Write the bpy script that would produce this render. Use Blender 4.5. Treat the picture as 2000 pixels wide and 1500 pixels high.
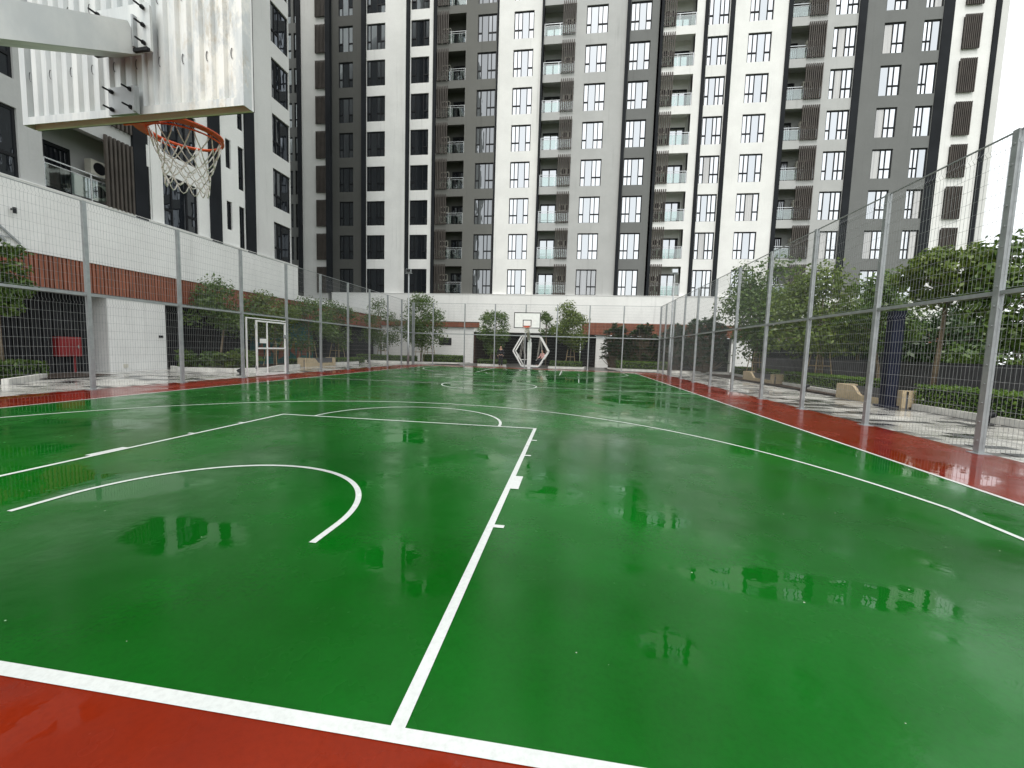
import bpy, math, random
import numpy as np
from mathutils import Matrix, Vector
random.seed(7); RNG = np.random.default_rng(11)
R = math.radians
scn = bpy.context.scene
for o in list(bpy.data.objects): bpy.data.objects.remove(o)
col = scn.collection

# ------------------------------------------------------------------ camera (fitted to the painted court)
F, YAW, PITCH, ROLL = 797.95, -0.13935, -0.08394, 0.030565
CAM = Vector((2.98165, -1.29782, 1.37002))
fw = Vector((math.sin(YAW)*math.cos(PITCH), math.cos(YAW)*math.cos(PITCH), math.sin(PITCH)))
rt = Vector((math.cos(YAW), -math.sin(YAW), 0)); up = rt.cross(fw)
r2 = math.cos(ROLL)*rt + math.sin(ROLL)*up; u2 = -math.sin(ROLL)*rt + math.cos(ROLL)*up
cd = bpy.data.cameras.new('camera'); cam = bpy.data.objects.new('camera', cd); col.objects.link(cam)
M = Matrix((r2, u2, -fw)).transposed().to_4x4(); M.translation = CAM
cam.matrix_world = M
cd.sensor_width = 36; cd.lens = F/2000*36; cd.clip_start = 0.05; cd.clip_end = 2000
scn.camera = cam

# ------------------------------------------------------------------ overcast sky and a soft sun
SUN_EL, SUN_AZ = 60, 190          # azimuth measured clockwise from +Y
w = bpy.data.worlds.new('World'); scn.world = w; w.use_nodes = True
nt = w.node_tree; nt.nodes.clear()
sky = nt.nodes.new('ShaderNodeTexSky'); sky.sky_type = 'NISHITA'; sky.sun_disc = False
sky.sun_elevation = R(SUN_EL); sky.sun_rotation = R(SUN_AZ); sky.dust_density = 4; sky.air_density = 1.0; sky.ozone_density = 1
mixs = nt.nodes.new('ShaderNodeMix'); mixs.data_type = 'RGBA'
mixs.inputs['Factor'].default_value = 0.86
mixs.inputs['B'].default_value = (9.6, 9.9, 10.0, 1)      # the even cloud layer
bg = nt.nodes.new('ShaderNodeBackground'); bg.inputs['Strength'].default_value = 0.105
wo = nt.nodes.new('ShaderNodeOutputWorld')
nt.links.new(sky.outputs[0], mixs.inputs['A']); nt.links.new(mixs.outputs['Result'], bg.inputs[0]); nt.links.new(bg.outputs[0], wo.inputs[0])
sd = bpy.data.lights.new('sun', 'SUN'); sun = bpy.data.objects.new('sun', sd); col.objects.link(sun)
sd.energy = 1.5; sd.angle = R(20); sd.color = (1, .97, .92)
sdir = Vector((math.sin(R(SUN_AZ))*math.cos(R(SUN_EL)), math.cos(R(SUN_AZ))*math.cos(R(SUN_EL)), math.sin(R(SUN_EL))))
sun.rotation_euler = sdir.to_track_quat('Z', 'Y').to_euler(); sun.location = (0, 0, 60)
vs = scn.view_settings
vs.view_transform = 'Standard'; vs.look = 'None'; vs.exposure = 0.68; vs.gamma = 1; vs.use_curve_mapping = False
scn.render.engine = 'CYCLES'
scn.cycles.max_bounces = 8; scn.cycles.transparent_max_bounces = 12
scn.render.resolution_x = 1024; scn.render.resolution_y = 768

# ------------------------------------------------------------------ pixel helpers (photo pixels to points on known planes)
def ray(x, y): return fw + (x-1000)/F*r2 - (y-750)/F*u2
def atY(x, y, Y): d = ray(x, y); return CAM + d*((Y-CAM.y)/d.y)
def atX(x, y, X): d = ray(x, y); return CAM + d*((X-CAM.x)/d.x)

# ------------------------------------------------------------------ object helpers
def tag(o, label=None, cat=None, group=None, kind=None):
    if label: o['label'] = label
    if cat: o['category'] = cat
    if group: o['group'] = group
    if kind: o['kind'] = kind
    return o
def empty(name, loc=(0, 0, 0), rz=0, parent=None):
    o = bpy.data.objects.new(name, None); col.objects.link(o); o.location = loc; o.rotation_euler = (0, 0, rz)
    o.empty_display_size = .2
    if parent: o.parent = parent
    return o
def put(name, mesh, parent=None, loc=(0, 0, 0), rot=(0, 0, 0)):
    o = bpy.data.objects.new(name, mesh); col.objects.link(o); o.location = loc; o.rotation_euler = rot
    if parent: o.parent = parent
    return o
def copy_tree(o, parent=None):
    c = o.copy(); col.objects.link(c); c.parent = parent
    for ch in o.children: copy_tree(ch, c)
    return c
class MB:
    def __init__(s): s.v = []; s.f = []; s.sm = False; s.mi = []; s.cur = 0
    def add(s, vs, fs):
        n = len(s.v); s.v += [tuple(v) for v in vs]; s.f += [tuple(i+n for i in f) for f in fs]; s.mi += [s.cur]*len(fs); return s
    def box(s, x0, x1, y0, y1, z0, z1):
        return s.add([(x0,y0,z0),(x1,y0,z0),(x1,y1,z0),(x0,y1,z0),(x0,y0,z1),(x1,y0,z1),(x1,y1,z1),(x0,y1,z1)],
                     [(0,3,2,1),(4,5,6,7),(0,1,5,4),(1,2,6,5),(2,3,7,6),(3,0,4,7)])
    def bar(s, p, q, w, h=None, upv=(0, 0, 1)):
        h = h or w; p = Vector(p); q = Vector(q); d = (q-p).normalized(); a = d.cross(Vector(upv))
        if a.length < 1e-4: a = d.cross(Vector((0, 1, 0)))
        a.normalize(); b = a.cross(d); a *= w/2; b *= h/2
        return s.add([p-a-b, p+a-b, p+a+b, p-a+b, q-a-b, q+a-b, q+a+b, q-a+b],
                     [(0,3,2,1),(4,5,6,7),(0,1,5,4),(1,2,6,5),(2,3,7,6),(3,0,4,7)])
    def tube(s, pts, r, n=6, closed=False, caps=True):
        pts = [Vector(p) for p in pts]; m = len(pts); rs = r if isinstance(r, (list, tuple)) else [r]*m
        vs = []; ref = None
        for i, p in enumerate(pts):
            if closed: d = pts[(i+1) % m]-pts[i-1]
            else: d = pts[min(i+1, m-1)]-pts[max(i-1, 0)]
            d.normalize()
            if ref is None:
                ref = d.cross(Vector((0, 0, 1)))
                if ref.length < 1e-3: ref = Vector((1, 0, 0))
            ref = (ref - d*ref.dot(d)).normalized(); b = d.cross(ref)
            for k in range(n):
                a = 2*math.pi*k/n; vs.append(p + (ref*math.cos(a)+b*math.sin(a))*rs[i])
        fs = []
        for i in range(m if closed else m-1):
            j = (i+1) % m
            for k in range(n): fs.append((i*n+k, i*n+(k+1) % n, j*n+(k+1) % n, j*n+k))
        if caps and not closed: fs += [tuple(range(n-1, -1, -1)), tuple((m-1)*n+k for k in range(n))]
        return s.add(vs, fs)
    def prism(s, poly, a, b, axis='y'):
        # poly of (p,q) extruded from a to b; axis y: (x,z); axis x: (y,z); axis z: (x,y)
        def P(pq, t): return {'y': (pq[0], t, pq[1]), 'x': (t, pq[0], pq[1]), 'z': (pq[0], pq[1], t)}[axis]
        n = len(poly)
        vs = [P(q, a) for q in poly]+[P(q, b) for q in poly]
        fs = [tuple(range(n-1, -1, -1)), tuple(range(n, 2*n))]+[(i, (i+1) % n, n+(i+1) % n, n+i) for i in range(n)]
        return s.add(vs, fs)
    def mesh(s, name, *mats, smooth=False):
        m = bpy.data.meshes.new(name); m.from_pydata(s.v, [], s.f); m.update()
        for t in mats: m.materials.append(t)
        if len(mats) > 1: m.polygons.foreach_set('material_index', s.mi)
        if smooth: m.polygons.foreach_set('use_smooth', [True]*len(m.polygons))
        import bmesh
        bm = bmesh.new(); bm.from_mesh(m); bmesh.ops.recalc_face_normals(bm, faces=bm.faces); bm.to_mesh(m); bm.free()
        return m
    def build(s, name, mat, parent=None, loc=(0, 0, 0), rot=(0, 0, 0), smooth=False):
        mats = mat if isinstance(mat, (list, tuple)) else [mat]
        return put(name, s.mesh(name, *mats, smooth=smooth), parent, loc, rot)

# ------------------------------------------------------------------ materials
class NT:
    def __init__(s, name):
        s.m = bpy.data.materials.new(name); s.m.use_nodes = True; s.t = s.m.node_tree; s.t.nodes.clear()
        s.out = s.n('ShaderNodeOutputMaterial')
    def n(s, k, **kw):
        d = s.t.nodes.new(k)
        for a, b in kw.items(): setattr(d, a, b)
        return d
    def l(s, a, b): s.t.links.new(a, b)
    def pos(s): return s.n('ShaderNodeNewGeometry').outputs['Position']
    def noise(s, vec, scale, detail=4, rough=.55, stretch=None):
        if stretch:
            mp = s.n('ShaderNodeMapping'); mp.inputs['Scale'].default_value = stretch; s.l(vec, mp.inputs[0]); vec = mp.outputs[0]
        t = s.n('ShaderNodeTexNoise'); t.inputs['Scale'].default_value = scale; t.inputs['Detail'].default_value = detail
        t.inputs['Roughness'].default_value = rough; s.l(vec, t.inputs['Vector']); return t.outputs['Fac']
    def ramp(s, fac, a, b, lo, hi):
        r = s.n('ShaderNodeMapRange'); r.inputs['From Min'].default_value = a; r.inputs['From Max'].default_value = b
        r.inputs['To Min'].default_value = lo; r.inputs['To Max'].default_value = hi; r.interpolation_type = 'SMOOTHSTEP'
        s.l(fac, r.inputs['Value']); return r.outputs[0]
    def mix(s, fac, a, b):
        m = s.n('ShaderNodeMix', data_type='RGBA')
        for k, v in (('Factor', fac), ('A', a), ('B', b)):
            if hasattr(v, 'is_output'): s.l(v, m.inputs[k])
            elif k == 'Factor': m.inputs[k].default_value = v
            else: m.inputs[k].default_value = tuple(v)[:3]+(1,)
        return m.outputs['Result']
    def mulv(s, colr, fac):
        m = s.n('ShaderNodeVectorMath', operation='SCALE'); s.l(colr, m.inputs[0]); s.l(fac, m.inputs['Scale']); return m.outputs[0]
    def math(s, op, a, b):
        m = s.n('ShaderNodeMath', operation=op)
        for i, v in enumerate((a, b)):
            if hasattr(v, 'is_output'): s.l(v, m.inputs[i])
            else: m.inputs[i].default_value = v
        return m.outputs[0]
    def bump(s, h, strength, dist=.01):
        b = s.n('ShaderNodeBump'); b.inputs['Strength'].default_value = strength; b.inputs['Distance'].default_value = dist; s.l(h, b.inputs['Height']); return b.outputs[0]
    def bsdf(s, color=None, rough=.5, metal=0, spec=.5, normal=None, ior=None):
        b = s.n('ShaderNodeBsdfPrincipled')
        for k, v in (('Base Color', color), ('Roughness', rough), ('Metallic', metal), ('Specular IOR Level', spec)):
            if v is None: continue
            if hasattr(v, 'is_output'): s.l(v, b.inputs[k])
            else: b.inputs[k].default_value = tuple(v)[:3]+(1,) if k == 'Base Color' else v
        if ior: b.inputs['IOR'].default_value = ior
        if normal is not None: s.l(normal, b.inputs['Normal'])
        return b
    def done(s, sh): s.l(sh.outputs[0] if hasattr(sh, 'outputs') else sh, s.out.inputs[0]); return s.m

def plain(name, c, rough=.5, metal=0, var=.12, vs=3.0, spec=.5, bump=0, bs=60, stretch=None):
    s = NT(name); p = s.pos()
    f = s.noise(p, vs, 5, .6, stretch)
    c2 = tuple(x*(1-var) for x in c); c3 = tuple(min(1, x*(1+var)) for x in c)
    colr = s.mix(s.ramp(f, .3, .7, 0, 1), c2, c3)
    nrm = s.bump(s.noise(p, bs, 3), bump) if bump else None
    return s.done(s.bsdf(colr, rough, metal, spec, nrm))

def paint_wall(name, c, streak=.16):
    s = NT(name); p = s.pos()
    a = s.noise(p, .55, 6, .65); b = s.noise(p, 1.0, 4, .6, (3.2, 3.2, .16)); g = s.noise(p, 14, 3)
    k = s.math('ADD', s.ramp(a, .3, .75, 1-streak*.6, 1.0), s.ramp(b, .56, .8, 0, -streak))
    k = s.math('ADD', k, s.ramp(g, .3, .7, -.02, .02))
    return s.done(s.bsdf(s.mulv(s.mix(0, c, c), k), .75, 0, .25, s.bump(s.noise(p, 45, 2), .25, .004)))

def wet(name, c, dark, puddle_lo=.50, puddle_hi=.565, r_wet=.014, r_damp=.27, ior=1.30, lows=()):
    """Painted acrylic floor under a patchy film of water: roughness and micro-relief follow the film."""
    s = NT(name); p = s.pos()
    big = s.noise(p, .30, 3, .5); mid = s.noise(p, 1.3, 5, .6)
    f = s.math('ADD', s.math('MULTIPLY', big, .56), s.math('MULTIPLY', mid, .44))
    for (px, py, sx, sy, amp) in lows:
        vm = s.n('ShaderNodeVectorMath', operation='SUBTRACT'); s.l(p, vm.inputs[0]); vm.inputs[1].default_value = (px, py, 0)
        v2 = s.n('ShaderNodeVectorMath', operation='MULTIPLY'); s.l(vm.outputs[0], v2.inputs[0]); v2.inputs[1].default_value = (1/sx, 1/sy, 0)
        ln = s.n('ShaderNodeVectorMath', operation='LENGTH'); s.l(v2.outputs[0], ln.inputs[0])
        f = s.math('ADD', f, s.ramp(ln.outputs['Value'], .2, 1.0, amp, 0))
    film = s.ramp(f, puddle_lo, puddle_hi, 0, 1)
    damp = s.ramp(s.noise(p, .75, 5, .65), .32, .68, r_damp*.35, r_damp*1.3)
    m = s.n('ShaderNodeMix', data_type='FLOAT'); s.l(film, m.inputs['Factor']); s.l(damp, m.inputs['A']); m.inputs['B'].default_value = r_wet
    tone = s.noise(p, .33, 6, .62); fine = s.noise(p, 38, 4, .7)
    colr = s.mix(s.ramp(tone, .3, .7, 0, 1), dark, c)
    colr = s.mix(s.ramp(fine, .35, .8, 0, .30), colr, tuple(x*.55 for x in dark))
    stain = s.ramp(s.noise(p, 1.7, 7, .72), .60, .74, 0, .35)
    colr = s.mix(stain, colr, tuple(.75*x+.012 for x in dark))
    v = s.n('ShaderNodeTexVoronoi'); v.inputs['Scale'].default_value = 5.5; s.l(p, v.inputs['Vector'])
    sep = s.n('ShaderNodeSeparateColor'); s.l(v.outputs['Color'], sep.inputs[0])
    speck = s.math('MULTIPLY', s.math('LESS_THAN', v.outputs['Distance'], .028), s.math('GREATER_THAN', sep.outputs[0], .55))
    colr = s.mix(s.math('MULTIPLY', speck, .6), colr, (.62, .63, .55))
    h = s.math('MULTIPLY', s.noise(p, 160, 2), s.ramp(film, 0, 1, 1.0, .0))
    h2 = s.math('MULTIPLY', s.noise(p, 6, 3), s.ramp(film, 0, 1, .6, .30))
    nrm = s.bump(s.math('ADD', s.math('MULTIPLY', h, .14), h2), .16, .012)
    return s.done(s.bsdf(colr, m.outputs[0], 0, .5, nrm, ior))

M_ = {}
M_['green'] = wet('court_green_paint', (.003, .116, .008), (.002, .060, .003), .515, .605, lows=((.45, 1.15, 1.5, .46, .15), (-1.4, 1.85, 2.0, .65, .15), (2.15, 1.05, .6, .7, .14), (4.4, 1.28, 1.7, .24, .13), (3.5, .65, .28, .4, .11), (2.0, 3.0, .5, .35, .08), (-4.2, 4.2, 1.9, .6, .14), (4.0, 6.5, 1.8, .6, .08), (3, 19, 7, 5, .035), (-4, 14, 6, 5, .03)))
M_['red'] = wet('court_red_paint', (.205, .019, .005), (.145, .011, .003), .50, .58)
M_['line'] = wet('line_white_paint', (.60, .62, .605), (.50, .53, .515), .56, .66, .10, .40, 1.2)
M_['white'] = paint_wall('white_wall_paint', (.81, .81, .785), .17)
M_['offwhite'] = paint_wall('off_white_wall_paint', (.66, .66, .64), .14)
M_['lgrey'] = paint_wall('light_grey_wall_paint', (.455, .46, .45), .18)
M_['mgrey'] = paint_wall('mid_grey_wall_paint', (.17, .175, .17), .16)
M_['egrey'] = paint_wall('warm_grey_wall_paint', (.145, .146, .135), .16)
M_['dgrey'] = paint_wall('dark_grey_wall_paint', (.098, .099, .092), .16)
M_['fin'] = plain('dark_slate_paint', (.016, .018, .021), .8, var=.2, vs=.6, spec=.15)
M_['frame'] = plain('black_aluminium', (.012, .013, .015), .5, var=.1, spec=.2)
M_['brown'] = plain('brown_louvre_paint', (.060, .050, .042), .65, var=.2, vs=2)
M_['band'] = plain('red_brown_cladding', (.27, .088, .047), .6, var=.22, vs=1.5, stretch=(4, 4, .5))
M_['galv'] = plain('galvanised_steel', (.33, .35, .355), .5, .3, var=.12, vs=5)
M_['wire'] = plain('galvanised_wire', (.30, .32, .32), .6, .3, var=.1)
M_['wpaint'] = plain('white_enamel', (.80, .80, .78), .35, var=.06, vs=5)
M_['steel'] = plain('stainless_rail', (.62, .64, .64), .25, .8, var=.1)
M_['black'] = plain('black_rubber', (.012, .012, .013), .6, var=.2)
M_['orange'] = plain('orange_rim_paint', (.80, .105, .020), .4, var=.15, vs=12)
M_['rope'] = plain('white_net_cord', (.66, .64, .58), .9, var=.2, vs=40)
M_['kerb'] = plain('white_kerb_stone', (.62, .61, .57), .6, var=.14, vs=4, bump=.2)
M_['beige'] = plain('beige_terrazzo', (.46, .37, .24), .5, var=.14, vs=8, bump=.1)
M_['dark'] = plain('charcoal_slat_wall', (.022, .023, .025), .75, var=.2, vs=1, spec=.15)
M_['dbrown'] = plain('dark_brown_wall', (.050, .028, .020), .7, var=.2, vs=1, spec=.2)
M_['navy'] = plain('navy_steel', (.010, .012, .026), .5, var=.15, spec=.2)
M_['redbox'] = plain('red_cabinet_paint', (.22, .010, .012), .5, var=.1)
M_['teal'] = plain('teal_wall_paint', (.015, .13, .12), .6, var=.5, vs=1.4)
M_['trunk'] = plain('tree_bark', (.17, .13, .085), .85, var=.35, vs=14, bump=.5, bs=30)
M_['stake'] = plain('wood_stake', (.36, .27, .16), .8, var=.25, vs=10)
M_['soil'] = plain('planter_soil', (.045, .03, .02), .9, var=.3, vs=6)
M_['gfence'] = plain('grey_board_fence', (.085, .088, .095), .6, var=.15, vs=2)
M_['acunit'] = plain('air_conditioner_casing', (.60, .58, .50), .5, var=.08)
M_['skin'] = plain('skin', (.46, .27, .19), .55, var=.05)
M_['cloth'] = plain('dark_cloth', (.012, .013, .018), .85, var=.2)
M_['pinkcloth'] = plain('pink_cloth', (.55, .30, .28), .85, var=.1)
M_['hair'] = plain('black_hair', (.01, .008, .007), .6)
M_['ground'] = plain('rough_grass_ground', (.06, .085, .03), .9, var=.35, vs=.8)
M_['paver'] = None

def paving(name, c, rough_lo, rough_hi):
    s = NT(name); p = s.pos()
    film = s.ramp(s.noise(p, .6, 4, .55), .4, .6, 0, 1)
    rnd = s.n('ShaderNodeObjectInfo').outputs['Random']
    isl = s.n('ShaderNodeNewGeometry').outputs['Random Per Island']
    t = s.math('FRACT', s.math('ADD', rnd, isl), 0)
    colr = s.mix(t, tuple(x*.72 for x in c), tuple(x*1.15 for x in c))
    colr = s.mix(s.ramp(s.noise(p, 22, 3), .3, .7, 0, .25), colr, (.12, .12, .11))
    return s.done(s.bsdf(colr, s.ramp(film, 0, 1, rough_hi, rough_lo), 0, .5, s.bump(s.noise(p, 60, 3), .12, .006)))
M_['pave_l'] = paving('light_paver_stone', (.56, .55, .51), .05, .28)
M_['pave_d'] = paving('dark_paver_stone', (.045, .046, .047), .06, .3)
M_['joint'] = plain('paver_joint', (.10, .098, .09), .4, var=.3, vs=3)

def glass(name, refl, tint, wav=.5):
    s = NT(name); p = s.pos()
    nrm = s.bump(s.noise(p, 1.6, 2, .5, (1, 1, .35)), .05*wav, .05)
    g = s.n('ShaderNodeBsdfGlossy'); g.inputs['Roughness'].default_value = .012; g.inputs['Color'].default_value = tint+(1,); s.l(nrm, g.inputs['Normal'])
    d = s.n('ShaderNodeBsdfDiffuse'); d.inputs['Color'].default_value = (.012, .014, .017, 1)
    fr = s.n('ShaderNodeFresnel'); fr.inputs['IOR'].default_value = 1.5
    k = s.math('ADD', s.math('MULTIPLY', fr.outputs[0], 1-refl), refl)
    m = s.n('ShaderNodeMixShader'); s.l(k, m.inputs[0]); s.l(d.outputs[0], m.inputs[1]); s.l(g.outputs[0], m.inputs[2])
    return s.done(m)
M_['glassA'] = glass('coated_fixed_glass', .54, (.95, .98, 1.0))
M_['glassB'] = glass('coated_vent_glass', .72, (.97, .99, 1.0))
M_['glassE'] = glass('dimmed_reflection_glass', .22, (.95, .98, 1.0), 1.6)  # reflectance cut to imitate panes mirroring part wing, part sky
M_['glassD'] = glass('low_reflection_glass', .045, (.9, .95, 1.0), 1.2)  # on the tower, the low reflectance stands in for the dark wing mirrored there
def railglass():
    s = NT('green_rail_glass')
    g = s.n('ShaderNodeBsdfGlossy'); g.inputs['Roughness'].default_value = .02
    t = s.n('ShaderNodeBsdfTransparent'); t.inputs['Color'].default_value = (.80, .89, .86, 1)
    fr = s.n('ShaderNodeFresnel'); fr.inputs['IOR'].default_value = 1.5
    k = s.math('ADD', fr.outputs[0], .14)
    m = s.n('ShaderNodeMixShader'); s.l(k, m.inputs[0]); s.l(t.outputs[0], m.inputs[1]); s.l(g.outputs[0], m.inputs[2])
    return s.done(m)
M_['railglass'] = railglass()
def curtain_glass(name, c):
    s = NT(name); p = s.pos()
    g = s.n('ShaderNodeBsdfGlossy'); g.inputs['Roughness'].default_value = .012
    wv = s.noise(p, 9, 2, .5, (1, 1, .02))
    d = s.n('ShaderNodeBsdfDiffuse'); s.l(s.mix(s.ramp(wv, .35, .65, 0, 1), tuple(x*.6 for x in c), c), d.inputs['Color'])
    m = s.n('ShaderNodeMixShader'); m.inputs[0].default_value = .34; s.l(d.outputs[0], m.inputs[1]); s.l(g.outputs[0], m.inputs[2]); return s.done(m)
M_['curtA'] = curtain_glass('curtained_glass_pale', (.40, .38, .34)); M_['curtB'] = curtain_glass('curtained_glass_grey', (.20, .21, .22))

def leafmat(name, a, b, c):
    s = NT(name)
    rnd = s.n('ShaderNodeNewGeometry').outputs['Random Per Island']
    n = s.noise(s.pos(), 2.2, 3)
    colr = s.mix(rnd, a, b); colr = s.mix(s.ramp(n, .45, .7, 0, .7), colr, c)
    d = s.bsdf(colr, .38, 0, .45)
    t = s.n('ShaderNodeBsdfTranslucent'); s.l(colr, t.inputs['Color'])
    m = s.n('ShaderNodeMixShader'); m.inputs[0].default_value = .36; s.l(d.outputs[0], m.inputs[1]); s.l(t.outputs[0], m.inputs[2])
    return s.done(m)
M_['leaf'] = leafmat('mid_green_leaves', (.046, .095, .018), (.10, .170, .032), (.15, .215, .04))
M_['leafy'] = leafmat('yellow_green_leaves', (.06, .105, .014), (.13, .19, .026), (.19, .24, .034))
M_['leafd'] = leafmat('dark_green_leaves', (.024, .052, .018), (.05, .09, .028), (.07, .115, .036))
M_['hedge'] = leafmat('hedge_leaves', (.065, .14, .02), (.13, .22, .035), (.17, .26, .04))
M_['core'] = plain('hedge_core', (.012, .022, .008), .9, var=.3)

def backboard_mat():
    s = NT('weathered_galvanised_board'); p = s.pos()
    st = s.noise(p, 2.2, 6, .65, (6, 1, .6)); bl = s.noise(p, 4.5, 7, .7, (1.6, 1, .7))
    xs = s.n('ShaderNodeSeparateXYZ'); s.l(p, xs.inputs[0])
    side = s.ramp(xs.outputs['X'], .15, .75, .05, 1.0)          # white rust blooms towards one side of the board
    colr = s.mix(s.ramp(st, .35, .7, 0, 1), (.50, .53, .53), (.66, .68, .66))
    colr = s.mix(s.math('MULTIPLY', s.ramp(bl, .42, .56, 0, .9), side), colr, (.80, .79, .73))
    colr = s.mix(s.math('MULTIPLY', s.ramp(s.noise(p, 5, 7, .75, (2.2, 1, .7)), .50, .68, 0, .6), side), colr, (.42, .34, .22))
    return s.done(s.bsdf(colr, .5, .25, .4, s.bump(bl, .15, .004)))
M_['board'] = backboard_mat()

# ================================================================== THE SETTING
g = MB().add([(-700, -300, -.06), (700, -300, -.06), (700, 900, -.06), (-700, 900, -.06)], [(0, 1, 2, 3)]).build('ground', M_['ground']); tag(g, kind='structure')
W, L, FX, FY = 7.42, 27.7, 9.25, 29.3
court = MB().add([(-W, 0, 0), (W, 0, 0), (W, L, 0), (-W, L, 0)], [(0, 1, 2, 3)]).build('basketball_court', M_['green']); tag(court, kind='structure')
rb = MB()
for x0, x1, y0, y1 in ((-FX-.12, FX+.12, -4, 0), (-FX-.12, FX+.12, L, FY+.12), (-FX-.12, -W, 0, L), (W, FX+.12, 0, L)):
    rb.add([(x0, y0, 0), (x1, y0, 0), (x1, y1, 0), (x0, y1, 0)], [(0, 1, 2, 3)])
tag(rb.build('court_surround', M_['red']), kind='structure')
# painted lines: thin raised sheets, each a part of the court
def flat(name, polys, z):
    m = MB()
    for q in polys:
        n = len(q); m.add([(x, y, z) for x, y in q], [tuple(range(n))])
    return m.build(name, M_['line'], court)
def rect(x0, x1, y0, y1): return [(x0, y0), (x1, y0), (x1, y1), (x0, y1)]
def arc(cx, cy, r, wd, a0, a1, n=72):
    o = []
    for i in range(n):
        a, b = a0+(a1-a0)*i/n, a0+(a1-a0)*(i+1)/n
        o.append([(cx+(r-wd)*math.cos(a), cy+(r-wd)*math.sin(a)), (cx+r*math.cos(a), cy+r*math.sin(a)), (cx+r*math.cos(b), cy+r*math.sin(b)), (cx+(r-wd)*math.cos(b), cy+(r-wd)*math.sin(b))])
    return o
Z1, Z2 = .004, .0055
LW = .055
flat('baseline', [rect(-W-LW, W+LW, -.06, 0)], Z1); flat('baseline', [rect(-W-LW, W+LW, L, L+LW)], Z1)
flat('sideline', [rect(-W-LW, -W, 0, L)], Z1); flat('sideline', [rect(W, W+LW, 0, L)], Z1)
flat('half_line', [rect(-W, W, 13.82-.025, 13.82+.025)], Z1)
flat('centre_circle', arc(0, 13.82, 1.8, .05, 0, 2*math.pi), Z2)
for far in (0, 1):
    def T(polys): return [[(x, L-y) if far else (x, y) for x, y in (q[::-1] if far else q)] for q in polys]
    def TT(name, polys, z=Z1): flat(name, T(polys), z)
    TT('key_line', [rect(2.395, 2.45, 0, 5.8)]); TT('key_line', [rect(-2.45, -2.395, 0, 5.8)])
    TT('free_throw_line', [rect(-2.395, 2.395, 5.75, 5.8)])
    TT('free_throw_arc', arc(0, 5.8, 1.8, .05, 0, math.pi))
    TT('restricted_arc', arc(0, 1.5, 1.3, .05, 0, math.pi)+[rect(1.25, 1.3, 1.2, 1.5), rect(-1.3, -1.25, 1.2, 1.5)])
    a0 = math.acos(6.6/6.75)
    TT('three_point_line', arc(0, 1.575, 6.75, .05, a0, math.pi-a0, 110)+[rect(6.55, 6.6, 0, 2.99), rect(-6.6, -6.55, 0, 2.99)])
    for sx in (-1, 1):
        for y0, y1 in ((1.70, 1.75), (2.60, 3.01), (3.88, 3.93), (4.80, 4.85)):
            q = rect(2.45, 2.53, y0, y1) if sx > 0 else rect(-2.53, -2.45, y0, y1)
            TT('lane_mark', [q])

# paved terraces either side of the fence
pv = MB()
for x0, x1, y0, y1 in ((FX+.12, 18, -4, 36), (-16.5, -FX-.12, -4, 36), (-FX-.12, FX+.12, FY+.12, 36), (-6, 4, 36, 40)):
    pv.add([(x0, y0, -.012), (x1, y0, -.012), (x1, y1, -.012), (x0, y1, -.012)], [(0, 1, 2, 3)])
paveroot = tag(pv.build('paving', M_['joint']), kind='structure')
PL, PWd = .6, .3
def paver_mesh(mat):
    e = .012
    return MB().add([(0, 0, -.01), (PL-.012, 0, -.01), (PL-.012, PWd-.012, -.01), (0, PWd-.012, -.01),
                     (e/2, e/2, 0), (PL-.012-e/2, e/2, 0), (PL-.012-e/2, PWd-.012-e/2, 0), (e/2, PWd-.012-e/2, 0)],
                    [(4, 5, 6, 7), (0, 1, 5, 4), (1, 2, 6, 5), (2, 3, 7, 6), (3, 0, 4, 7)]).mesh('paver', mat)
pmL, pmD = paver_mesh(M_['pave_l']), paver_mesh(M_['pave_d'])
cells = []
for i in range(0, 110):
    y = 4.2+i*PWd
    if y > 35: break
    off = (i % 2)*.3
    for j in range(0, 6):
        x = FX+.14+off+j*PL
        if x+PL > 12.75: continue
        cells.append((x, y))
rest_l, rest_d = MB(), MB()
for k, (x, y) in enumerate(cells):
    dk = random.random() < .24
    if k < 295: put('paver', pmD if dk else pmL, paveroot, (x, y, 0))
    else: (rest_d if dk else rest_l).add([(x, y, -.01), (x+PL-.012, y, -.01), (x+PL-.012, y+PWd-.012, -.01), (x, y+PWd-.012, -.01), (x+.006, y+.006, 0), (x+PL-.018, y+.006, 0), (x+PL-.018, y+PWd-.018, 0), (x+.006, y+PWd-.018, 0)], [(4, 5, 6, 7), (0, 1, 5, 4), (1, 2, 6, 5), (2, 3, 7, 6), (3, 0, 4, 7)])
for i in range(0, 104):
    y = 4.2+i*PWd
    for j in range(0, 11):
        x = -FX-.14-(i % 2)*.3-(j+1)*PL
        if x < -15.7: continue
        (rest_d if random.random() < .2 else rest_l).add([(x, y, -.01), (x+PL-.012, y, -.01), (x+PL-.012, y+PWd-.012, -.01), (x, y+PWd-.012, -.01), (x+.006, y+.006, 0), (x+PL-.018, y+.006, 0), (x+PL-.018, y+PWd-.018, 0), (x+.006, y+PWd-.018, 0)], [(4, 5, 6, 7), (0, 1, 5, 4), (1, 2, 6, 5), (2, 3, 7, 6), (3, 0, 4, 7)])
tag(rest_l.build('light_pavers', M_['pave_l'], paveroot), kind='stuff'); tag(rest_d.build('dark_pavers', M_['pave_d'], paveroot), kind='stuff')

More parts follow.
